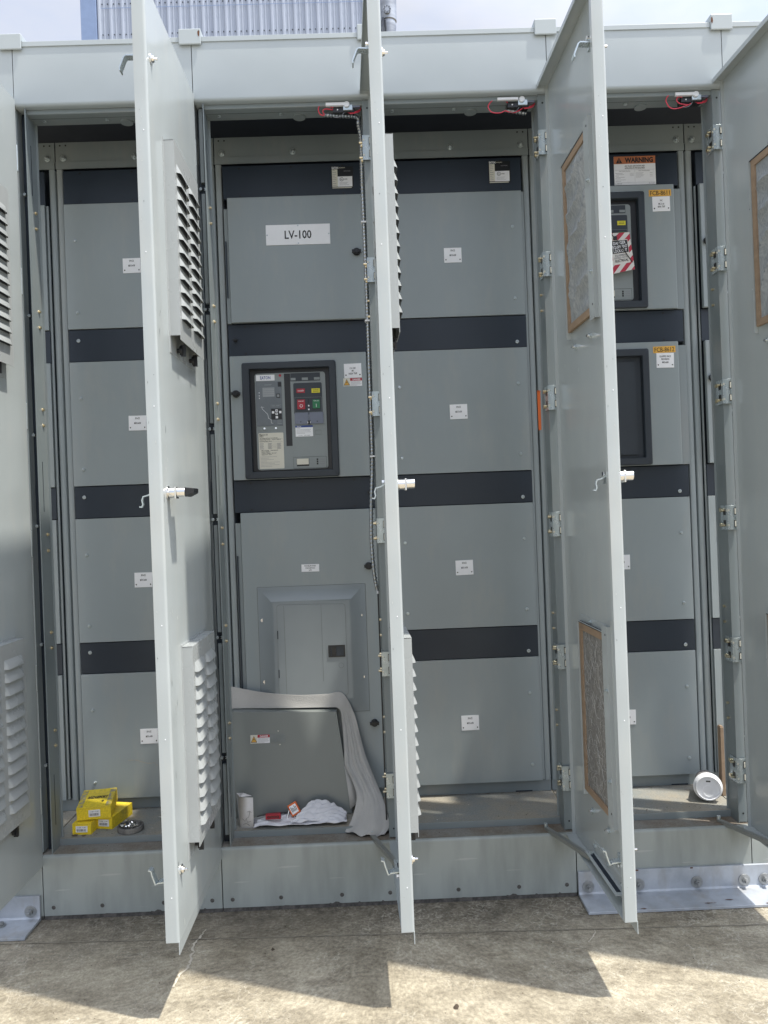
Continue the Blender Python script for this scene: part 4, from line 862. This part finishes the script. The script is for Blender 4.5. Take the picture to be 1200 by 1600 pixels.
# ------------------------------------------------------------------ base anchor angles
def angle(x0, x1, bolts, flat, label, cat='anchor bracket'):
    e = empty('anchor_angle', ((x0+x1)/2, -.06, 0)); tag(e, label, cat)
    m = (x0+x1)/2; b = M(); y0 = -.055
    def Y(y): return y+.06
    b.extr([(Y(-.001), .080), (Y(-.010), .080), (Y(-.010), .016), (Y(-.014), .011), (Y(-.118), .010), (Y(-.118), .0015), (Y(-.001), .0015)], 'x', x0-m+.0, x1-m, GALV)
    b.build('steel_angle', e, .0012)
    for x in bolts:
        q = M(); q.cyl((x-m, Y(-.010), .034), (0, -1, 0), .0185, .003, ZINC2, 24); q.cyl((x-m, Y(-.013), .034), (0, -1, 0), .0095, .009, ZINC2, 6); q.cyl((x-m, Y(-.022), .034), (0, -1, 0), .0058, .010, ZINC2, 12); q.build('bolt', e, .0006)
    for (x, y) in flat:
        q = M(); q.cyl((x-m, Y(y), .0106), (0, 0, 1), .014, .004, ZINC2, 20); q.cyl((x-m, Y(y), .0146), (0, 0, 1), .008, .007, ZINC2, 6); q.build('bolt', e, .0006)
    q = M()
    rn = random.Random(int(x1*100))
    for k in range(11):
        x = rn.uniform(x0+.03, x1-.03)-m; y = rn.choice((-.115, -.10, -.085)); r_ = rn.uniform(.003, .009)
        q.poly([(x+r_*2.2*rn.uniform(.5, 1)*math.cos(.63*t), Y(y)+.5*r_*rn.uniform(.4, 1)*math.sin(.63*t), .0125) for t in range(10)], RUSTY)
    for k in range(8):
        x = rn.uniform(x0+.01, x1-.03)-m; q.box(x, x+rn.uniform(.004, .016), Y(-.0105), Y(-.0099), .0765, .0806, RUSTY)
    q.build('rust_patch', e); return e
ZINC2 = mat('dull_zinc_bolt', (.42, .43, .43), .5, .85, col2=(.30, .31, .31), scale=40)
angle(.562, 1.74, [.592, .752, .937, 1.088, 1.152, 1.312, 1.497], [], 'long galvanized base angle with rust spots bolted under the right hand cabinets')
angle(-1.75, -1.128, [-1.157, -1.34, -1.53], [(-1.232, -.045)], 'short galvanized base angle bolted to the ground at the bottom left corner')

# ------------------------------------------------------------------ loose things
YB = dusty('yellow_carton', (.95, .72, .03), (.66, .52, .10), .50, .72, .55, 12)
GREYC = mat('worn_grey_print', (.30, .28, .20), .8, col2=(.60, .47, .06), scale=70, lo=.45, hi=.55)
def carton(name, label, loc, rz, w_, d_, h_, top=False, tilt=0):
    e = empty(name, loc, rz); e.rotation_euler = (tilt, 0, rz); tag(e, label, 'carton', 'yellow hardware cartons in the left bay')
    b = M(); b.box(-w_/2, w_/2, 0, d_, 0, h_, YB)
    b.box(-w_/2+.001, w_/2-.001, -.0004, 0, h_*.93, h_*.94, KRAFT)
    if top:
        b.box(-w_/2+.001, -w_/2+.018, .004, d_-.004, h_, h_+.0004, GREYC); b.box(w_/2-.018, w_/2-.001, .004, d_-.004, h_, h_+.0004, GREYC)
    b.build('carton_body', e, .0015)
    T = Matrix.Translation((0, d_*.50, h_+.0008)) @ Matrix.Rotation(R(-90), 4, 'X')
    if top:
        q = M(); q.text('BRIDGEPORT', .002, .004, .017, 0, INK, width=w_*.60, T=T, shear=.3, bold=.03); q.text('4', .022, -.026, .012, 0, INK, T=T, bold=.03); q.build('print', e)
    q = M(); lw = w_*.34 if top else w_*.62; lx = .002 if top else 0; lh = h_*.56
    q.box(lx-lw/2, lx+lw/2, -.0012, -.0005, h_*.5-lh/2, h_*.5+lh/2, WHITE)
    rn = random.Random(int(w_*1e4)); x = lx-lw*.40
    while x < lx+lw*.36:
        ww = rn.uniform(.0006, .0016); q.box(x, x+ww, -.0015, -.0012, h_*.5-lh*.36, h_*.5+lh*.02, INK); x += ww+rn.uniform(.0007, .0016)
    q.text('CLAMP 1/2 EMT', lx, h_*.5+lh*.26, .0032, -.0015, GREYINK, width=lw*.8)
    q.build('carton_label', e); return e
carton('cardboard_box', 'small yellow carton at lower left with a torn end label', (-1.032, .100, .2222), R(-3), .062, .075, .036)
carton('cardboard_box', 'yellow carton lying lower right beside the ring of hardware', (-.974, .140, .2222), R(-12), .061, .13, .040)
carton('cardboard_box', 'large yellow carton resting on top of the two smaller ones', (-.9985, .122, .2625), R(9), .108, .128, .042, True, R(7))
# ring of hardware
TAPE = dusty('dusty_tape', (.09, .09, .088), (.24, .23, .21), .40, .62, .85, 14)
e = empty('tape_roll', (-.880, .122, .2222)); tag(e, 'flat grey roll of tape filled with loose metal clips beside the yellow cartons', 'tape roll')
b = M(); b.lathe((0, 0, 0), (0, 0, 1), [(0, .036), (0, .040), (.002, .042), (.015, .042), (.017, .041), (.017, .036), (.010, .033), (.002, .0), (.0018, 0)], TAPE, 36); b.build('roll', e)
b = M(); rn = random.Random(2)
for q in range(44):
    a = rn.uniform(0, 6.28); r_ = rn.uniform(0, .030); T = Matrix.Translation((r_*math.cos(a), r_*math.sin(a), rn.uniform(.008, .022))) @ Matrix.Rotation(rn.uniform(0, 3), 4, (rn.random(), rn.random(), .3))
    if q % 3: b.box(-.006, .006, -.002, .002, -.0006, .0006, CHROME if q % 2 else RUBBER, T)
    else: b.cyl((0, 0, -.003), (0, 0, 1), .0042, .005, CHROME, 10, T=T)
b.build('clips', e)
# leaning cover with a cloth
e = empty('leaning_cover', (-.38, .21, .2222)); tag(e, 'loose grey steel cover leaning in the bay in front of the panelboard', 'cover panel')
X = -.56
def L3(x, y, z): return (x+X+.38, y-.21, z-.2222)
pf = [(.010, .212, .5735), (.3665, .212, .5605), (.410, .180, .2235), (.002, .180, .2235)]; pb_ = [(x, y+.034, z+.004) for x, y, z in pf]
SHEET = mat('leaning_cover_paint', (.20, .22, .212), .33, col2=(.21, .23, .222), scale=5)
b = M(); b.mesh([L3(*p) for p in pf+pb_], [(0, 1, 2, 3), (4, 7, 6, 5), (0, 4, 5, 1), (1, 5, 6, 2), (2, 6, 7, 3), (3, 7, 4, 0)], SHEET)
for (x, z) in ((.166, .505), (.171, .460)): b.cyl(L3(x, .212-.034*(.57-z)/.34-.0005, z), (0, -1, 0), .0022, .001, CREAM, 8)
b.build('cover_sheet', e, .003)
b = M(); b.box(.31, .355, .0, .0006, 0, .002, BLACK); T = Matrix.Translation(L3(.071, .2045, .4945))@Matrix.Rotation(R(-5.2), 4, 'X')
b = small_danger(); b.box(.0655, .118, -.0004, 0, -.027, 0, SMEAR); b.v = [tuple(T @ Vector(v)) for v in b.v]
b.build('danger_sticker', e)
# cloth: inner curve (against the sheet) and outer curve
def px(x, z, y): return (x+X, y, z)
inn = [(.000, .580, .236), (.10, .577, .236), (.22, .574, .234), (.33, .571, .232), (.3745, .567, .228), (.384, .52, .225), (.389, .44, .205), (.391, .385, .188), (.412, .345, .165), (.428, .300, .130), (.418, .255, .100), (.404, .228, .078), (.388, .212, .062)]
outt = [(-.004, .655, .247), (.10, .632, .246), (.22, .618, .244), (.33, .616, .242), (.388, .618, .240), (.425, .545, .240), (.447, .455, .228), (.462, .400, .215), (.490, .335, .180), (.516, .285, .140), (.528, .250, .105), (.533, .222, .075), (.515, .203, .052)]
U = 90; V = 40
def samp(P, t):
    f = t*(len(P)-1); i = min(int(f), len(P)-2); u = f-i
    a = [Vector(P[max(i-1, 0)]), Vector(P[i]), Vector(P[i+1]), Vector(P[min(i+2, len(P)-1)])]
    return .5*((2*a[1])+(a[2]-a[0])*u+(2*a[0]-5*a[1]+4*a[2]-a[3])*u*u+(3*a[1]-a[0]-3*a[2]+a[3])*u**3)
def crease(q):            # sharp-topped pleat
    q = q % 1.0; return (1-abs(2*q-1))**.7
vs = []
for i in range(U+1):
    t = i/U; a = samp(inn, t); c_ = samp(outt, t); fold = max(0, min(1, (t-.36)/.22)); low = max(0, min(1, (t-.66)/.22))
    for j in range(V+1):
        s = j/V; p = a.lerp(c_, s)
        plz = fold*(1-.75*low)*.013*(.65*crease(s*2.6+.5*t+.15*math.sin(7*t))+.35*crease(s*5.7-.8*t+.2*math.sin(11*t+3*s)))*min(1, 5*s*(1-s)*1.6+.2)
        band_ = (1-fold)*(.0035*math.sin(13*t+2*s)*s+.002*math.sin(31*t))
        scoop = low*(-.050*(s**1.4)*(1-s*.45)+.010*math.sin(5*s+9*t))
        x, z, y = p.x, p.y, p.z
        y += -plz+band_+scoop; z += low*(.004*math.sin(17*s+4*t))
        vs.append((x+X, y, z))
b = M(); b.mesh(vs, [(i*(V+1)+j, i*(V+1)+j+1, (i+1)*(V+1)+j+1, (i+1)*(V+1)+j) for i in range(U) for j in range(V)], CLOTH)
# the part of the cloth that tucks back beside the cover
tk = [(.386, .395, .200), (.412, .350, .192), (.430, .295, .178), (.424, .262, .160), (.404, .245, .158), (.398, .300, .176)]
b.poly([(x+X, y, z) for x, z, y in tk], CLOTH)
o = b.build('draped_cloth'); tag(o, 'grey foam cloth draped over the leaning cover and hanging down to the sill', 'cloth')
md = o.modifiers.new('thick', 'SOLIDIFY'); md.thickness = .0012
for p_ in o.data.polygons: p_.use_smooth = True
# papers
def cr2(u, v, k=1.0):
    return .0035*k*(abs(math.sin(11*u+7*v+2*math.sin(5*v)))+abs(math.sin(6*u-13*v+1.5*math.sin(8*u)))-.9)
def sheet(name, label, corners, fn, nx=44, ny=26, m=PAPER, cat='paper', th=.0006):
    b = M(); vs = []
    for i in range(ny+1):
        for j in range(nx+1):
            u, v = j/nx, i/ny; p = (Vector(corners[0])*(1-u)+Vector(corners[1])*u)*(1-v)+(Vector(corners[3])*(1-u)+Vector(corners[2])*u)*v
            vs.append(p+Vector(fn(u, v)))
    b.mesh(vs, [(i*(nx+1)+j, i*(nx+1)+j+1, (i+1)*(nx+1)+j+1, (i+1)*(nx+1)+j) for i in range(ny) for j in range(nx)], m)
    o = b.build(name); tag(o, label, cat); md = o.modifiers.new('thick', 'SOLIDIFY'); md.thickness = th
    for p_ in o.data.polygons: p_.use_smooth = True
    return o
sheet('crumpled_paper', 'flat crumpled white paper sheet under the red lockout hasp', [(-.470, .080, .225), (-.165, .082, .226), (-.170, .165, .232), (-.440, .168, .230)],
      lambda u, v: (0, 0, .006*math.sin(9*u+5*v)*math.sin(3.1*v+.2)+cr2(u, v)+.006))
sheet('crumpled_paper', 'curled white paper lying over the orange padlock', [(-.355, .092, .230), (-.175, .092, .231), (-.165, .150, .242), (-.285, .155, .280)],
      lambda u, v: (0, .0, .018*math.sin(math.pi*min(1, u*1.1))*(.3+v)*(1-.4*v)+cr2(u*1.3, v, 1.3)))
sheet('crumpled_paper', 'dirty grey paper scrap between the folded leaflet and the hasp', [(-.505, .105, .224), (-.440, .100, .224), (-.430, .150, .226), (-.500, .155, .226)],
      lambda u, v: (0, 0, .004*math.sin(12*u+9*v)+.004), m=SMEAR if False else mat('dirty_paper', (.50, .50, .52), .9, col2=(.22, .22, .24), scale=45, lo=.5, hi=.62))
e = empty('folded_leaflet', (-.495, .095, .2222)); tag(e, 'white folded paper leaflet standing upright and marked with thin cracks', 'leaflet')
CRK = mat('cracked_white_paper', (.72, .71, .70), .85, col2=(.60, .58, .56), scale=25)
b = M(); b.mesh([(-.019, .004, 0), (.024, .000, .0), (.023, .014, .094), (-.021, .018, .096), (-.026, .020, 0), (-.034, .030, .106), (-.012, .034, .104), (.018, .022, .0965), (-.018, .046, .0)],
       [(0, 1, 2, 3), (0, 3, 5, 4), (3, 7, 6), (4, 5, 6, 8)], CRK)
o = b.build('leaflet_sheet', e); md = o.modifiers.new('t', 'SOLIDIFY'); md.thickness = .0008
b = M(); rn = random.Random(9)
for ln in ([(-.012, .030), (-.004, .022), (.0, .030), (.008, .034), (.012, .045), (.010, .052)], [(-.010, .012), (.0, .015), (.012, .008)], [(0, .030), (.004, .018), (.016, .022)], [(.002, .050), (.012, .053), (.017, .048)]):
    b.tube([(x, .0008-.092*(x+.019)*.5+.004-.0035+.148*z-.0015, z) for x, z in ln], .0005, INK, 4)
b.build('creases', e)
# lockout hasp and padlock
def pill(P, r, m, b, n=8): b.tube(bez(P, 6), r, m, n)
e = empty('lockout_hasp', (-.420, .120, .236)); tag(e, 'red lockout hasp with grey steel jaws lying on the white paper', 'lockout hasp')
b = M(); b.box(-.014, .036, -.007, .007, .004, .020, RED)
for x in (-.004, .006, .016, .026): b.ring((x, -.007, .012), (0, -1, 0), .0045, .0012, .0022, BLACK, 12)
b.build('hasp_body', e, .002)
b = M(); pill([(-.010, 0, .012), (-.03, .002, .010), (-.048, .002, .006), (-.056, .0, .004), (-.055, -.006, .010)], .003, ZINC2, b); pill([(-.010, -.003, .006), (-.03, -.008, .0025), (-.046, -.008, .002)], .0026, ZINC2, b); b.build('hasp_jaw', e)
e = empty('padlock', (-.335, .135, .250), 0); e.rotation_euler = (R(-20), R(-28), R(6)); tag(e, 'orange safety padlock hooked through the red hasp beside the curled paper', 'padlock')
b = M(); b.box(-.016, .016, -.009, .009, -.006, .034, ORANGE2); b.build('lock_body', e, .003)
b = M(); b.box(-.011, .012, -.0096, -.0091, .0, .028, WHITE)
for k in range(5): b.box(-.008+.004*k, -.0062+.004*k, -.0100, -.0096, .006, .024-.003*(k % 3), INK)
b.build('lock_label', e)
b = M(); pill([(-.010, 0, .0), (-.012, 0, -.020), (-.030, 0, -.034), (-.044, 0, -.024), (-.040, 0, -.006), (-.016, 0, .020)], .0024, CHROME, b); b.build('shackle', e)
b = M(); vs = []
for k in range(13):
    t = k/12; vs += [(-.075+.15*t, 0, .014*math.sin(math.pi*t)), (-.075+.15*t, .012, .010*math.sin(math.pi*t)+.001)]
b.mesh(vs, [(2*k, 2*k+2, 2*k+3, 2*k+1) for k in range(12)], RUBBER); o = b.build('rubber_strip', loc=(-.395, .156, .232)); tag(o, 'thin black rubber strip curving up behind the red hasp', 'rubber strip'); md = o.modifiers.new('t', 'SOLIDIFY'); md.thickness = .002
# orange strip on the jamb
b = M(); b.extr([(-.0045, -.066), (.0045, -.064), (.005, .060), (.0, .066), (-.005, .064)], 'y', -.0012, .0012, ORANGE2); b.box(-.003, .006, -.0012, .0012, .0605, .064, ORANGE2)
o = b.build('plastic_strip', loc=(.513, .078, 1.5525)); tag(o, 'bright orange plastic strip hanging upright on the cabinet jamb by a hinge', 'plastic strip')
# cardboard slat behind the right jamb
b = M(); b.box(-.006, .006, -.012, .012, 0, .236, KRAFT); b.box(-.0045, .0045, -.010, .010, .236, .239, KRAFT)
o = b.build('cardboard_strip', bevel=.001, loc=(1.1255, .205, .2222)); tag(o, 'brown cardboard strip standing on end behind the cup at the right', 'cardboard strip')

# coffee cup
e = empty('coffee_cup', (1.052, .150, .2222)); ax = Vector((-.30, -.94, .06)).normalized(); tag(e, 'disposable coffee cup lying on its side with its white lid facing out', 'cup')
o0 = Vector((.0, .0, .0485))
b = M(); b.lathe(o0-ax*.105, ax, [(0, 0), (0, .030), (.004, .031), (.105, .0425)], CUPB, 36); b.build('cup_body', e)
b = M(); b.lathe(o0, ax, [(-.012, .0435), (-.010, .0462), (-.004, .0468), (-.001, .0462), (.002, .0425), (.012, .0405), (.0145, .0390), (.0145, .0370), (.009, .0355), (.008, 0)], WHITE, 44)
a1 = Vector((0, 0, 1))-ax*ax.z; a1.normalize(); a2 = ax.cross(a1)
def onlid(u, v, h): return o0+ax*h+a2*u+a1*v
def lidbox(u0, u1, v0, v1, h0, h1, m):
    b.mesh([onlid(*q) for q in ((u0, v0, h0), (u1, v0, h0), (u1, v1, h0), (u0, v1, h0), (u0, v0, h1), (u1, v0, h1), (u1, v1, h1), (u0, v1, h1))], [(0,3,2,1),(4,5,6,7),(0,1,5,4),(1,2,6,5),(2,3,7,6),(3,0,4,7)], m)
lidbox(-.019, .019, -.031, .030, .0082, .0105, WHITE); lidbox(-.007, .007, .020, .0245, .0106, .0111, BLACK)
b.ring(onlid(0, -.010, .0105), ax, .019, .0018, .0170, WHITE, 28); b.build('lid', e)
# lockout tag on the FCB-8611 breaker
e = empty('lockout_tag', (.56+.30, .258, 2.20)); tag(e, 'red and white striped danger lockout tag hanging on the FCB-8611 breaker', 'lockout tag')
def TG(x, y, z): return (x-.30, y, z-2.20)
b = M(); c4 = [(.2540, 2.1862), (.3331, 2.1887), (.3479, 2.0582), (.2700, 2.0437)]
def q2(u, v): return ((c4[0][0]*(1-u)+c4[1][0]*u)*(1-v)+(c4[3][0]*(1-u)+c4[2][0]*u)*v, (c4[0][1]*(1-u)+c4[1][1]*u)*(1-v)+(c4[3][1]*(1-u)+c4[2][1]*u)*v)
def qp(us, y, m): b.poly([TG(q2(u, v)[0], y, q2(u, v)[1]) for u, v in us], m)
TW = mat('tag_white', (.74, .72, .68), .5); TR = mat('tag_red', (.48, .03, .06), .5)
pts4 = [TG(q2(u, v)[0], 0, q2(u, v)[1]) for u, v in ((0, 0), (1, 0), (1, 1), (0, 1))]
b.mesh([(p[0], .0, p[2]) for p in pts4]+[(p[0], .0008, p[2]) for p in pts4], [(0, 1, 2, 3), (4, 7, 6, 5), (0, 4, 5, 1), (1, 5, 6, 2), (2, 6, 7, 3), (3, 7, 4, 0)], TW)
def clip(poly, f):
    out = []
    for k in range(len(poly)):
        a, c_ = poly[k], poly[(k+1) % len(poly)]; fa, fc = f(a), f(c_)
        if fa >= 0: out.append(a)
        if (fa >= 0) != (fc >= 0):
            t = fa/(fa-fc); out.append((a[0]+(c_[0]-a[0])*t, a[1]+(c_[1]-a[1])*t))
    return out
for k in range(-1, 9):
    s0 = .32*k; s1 = s0+.16
    for (u0, u1, v0, v1) in ((0, 1, 0, .18), (0, .10, .18, .80), (.86, 1, .18, .80), (0, 1, .80, 1)):
        p = [(u0, v0), (u1, v0), (u1, v1), (u0, v1)]; p = clip(p, lambda q: q[0]*.6+q[1]*1.1-s0); p = clip(p, lambda q: s1-(q[0]*.6+q[1]*1.1)) if len(p) > 2 else p
        if len(p) > 2: qp(p, -.0004, TR)
qp([(.12, .20), (.84, .20), (.84, .52), (.12, .52)], -.0006, INK)
def tt(t, u, v, sz, wd, m, y=-.0009):
    p = q2(u, v); T = Matrix.Translation(TG(p[0], y, p[1])) @ Matrix.Rotation(R(-7), 4, 'Y'); b.text(t, 0, 0, sz, 0, m, width=wd, T=T)
tt('DANGER', .48, .26, .0105, .044, WHITE); tt('EQUIPMENT', .48, .36, .0105, .052, WHITE); tt('LOCK-OUT', .48, .46, .0105, .048, WHITE)
tt('EQUIPMENT', .48, .575, .0062, .042, GREYINK); tt('LOCKED OUT BY', .48, .635, .0062, .050, GREYINK); tt('ELECTRICAL', .48, .71, .0085, .046, INK)
b.build('tag_card', e)
b = M(); b.tube([TG(.281, -.004, 2.168), TG(.300, -.005, 2.142), TG(.322, -.003, 2.108), TG(.340, -.0015, 2.082)], .0013, BLACK, 6); b.cyl(TG(.281, .004, 2.168), (0, -1, 0), .0065, .010, BLACK, 12); b.tube(bez([TG(.281, -.004, 2.168), TG(.272, .0, 2.182), TG(.280, .010, 2.196), TG(.291, .004, 2.186), TG(.281, -.004, 2.168)]), .0012, BLACK, 6); b.build('zip_tie', e)

# dead leaves, grit and insect husks
LEAF = mat('dry_debris', (.06, .045, .03), .9, col2=(.16, .12, .08), scale=30)
b = M(); rn = random.Random(11)
def bit(x, y, z, s):
    T = Matrix.Translation((x, y, z)) @ Matrix.Rotation(rn.uniform(0, 6.28), 4, 'Z') @ Matrix.Rotation(rn.uniform(-.4, .4), 4, 'X')
    n = rn.randint(4, 7); b.poly([T @ Vector((s*rn.uniform(.5, 1.2)*math.cos(6.28*k/n), .45*s*rn.uniform(.5, 1.2)*math.sin(6.28*k/n), rn.uniform(0, .3)*s)) for k in range(n)], LEAF if rn.random() < .85 else CREAM)
for k in range(-1, 5):
    x0 = -1.12+W*k
    for q in range(46):
        if k == 1: continue
        bit(x0+rn.uniform(.04, .53), rn.choice((rn.uniform(.08, .11), rn.uniform(.09, .30), rn.uniform(.285, .308))), .2245, rn.uniform(.0015, .005))
    for q in range(7): bit(x0+rn.uniform(.04, .53), rn.uniform(.018, .065), .2030, rn.uniform(.0015, .005))
bit(-.800, .20, .226, .016); bit(-.785, .205, .228, .012); bit(-1.05, .09, .2245, .012); bit(-1.02, .085, .2245, .010)
tag(b.build('debris'), 'dry leaf bits and grit scattered over the dusty cabinet floors', 'debris', kind='stuff')
b = M()
for (x, y, s) in ((.117, -.518, .011), (.121, -.512, .008), (-.376, -.224, .008)):
    n = 7; hub = [(x+s*rn.uniform(.5, 1)*math.cos(6.28*k/n), y+s*rn.uniform(.5, 1)*math.sin(6.28*k/n)) for k in range(n)]
    b.mesh([(p[0], p[1], .0005) for p in hub]+[(x, y, s*.9)], [(k, (k+1) % n, n) for k in range(n)], LEAF)
for q in range(160):
    x = rn.uniform(-1.2, 1.2); y = rn.uniform(-.75, -.01); s = rn.uniform(.0008, .0025)
    b.mesh([(x+s, y, 0), (x, y+s, 0), (x-s, y, 0), (x, y-s, 0), (x, y, s)], [(0, 1, 4), (1, 2, 4), (2, 3, 4), (3, 0, 4)], LEAF)
tag(b.build('ground_grit'), 'small dark stones and crumbs lying on the concrete', 'grit', kind='stuff')
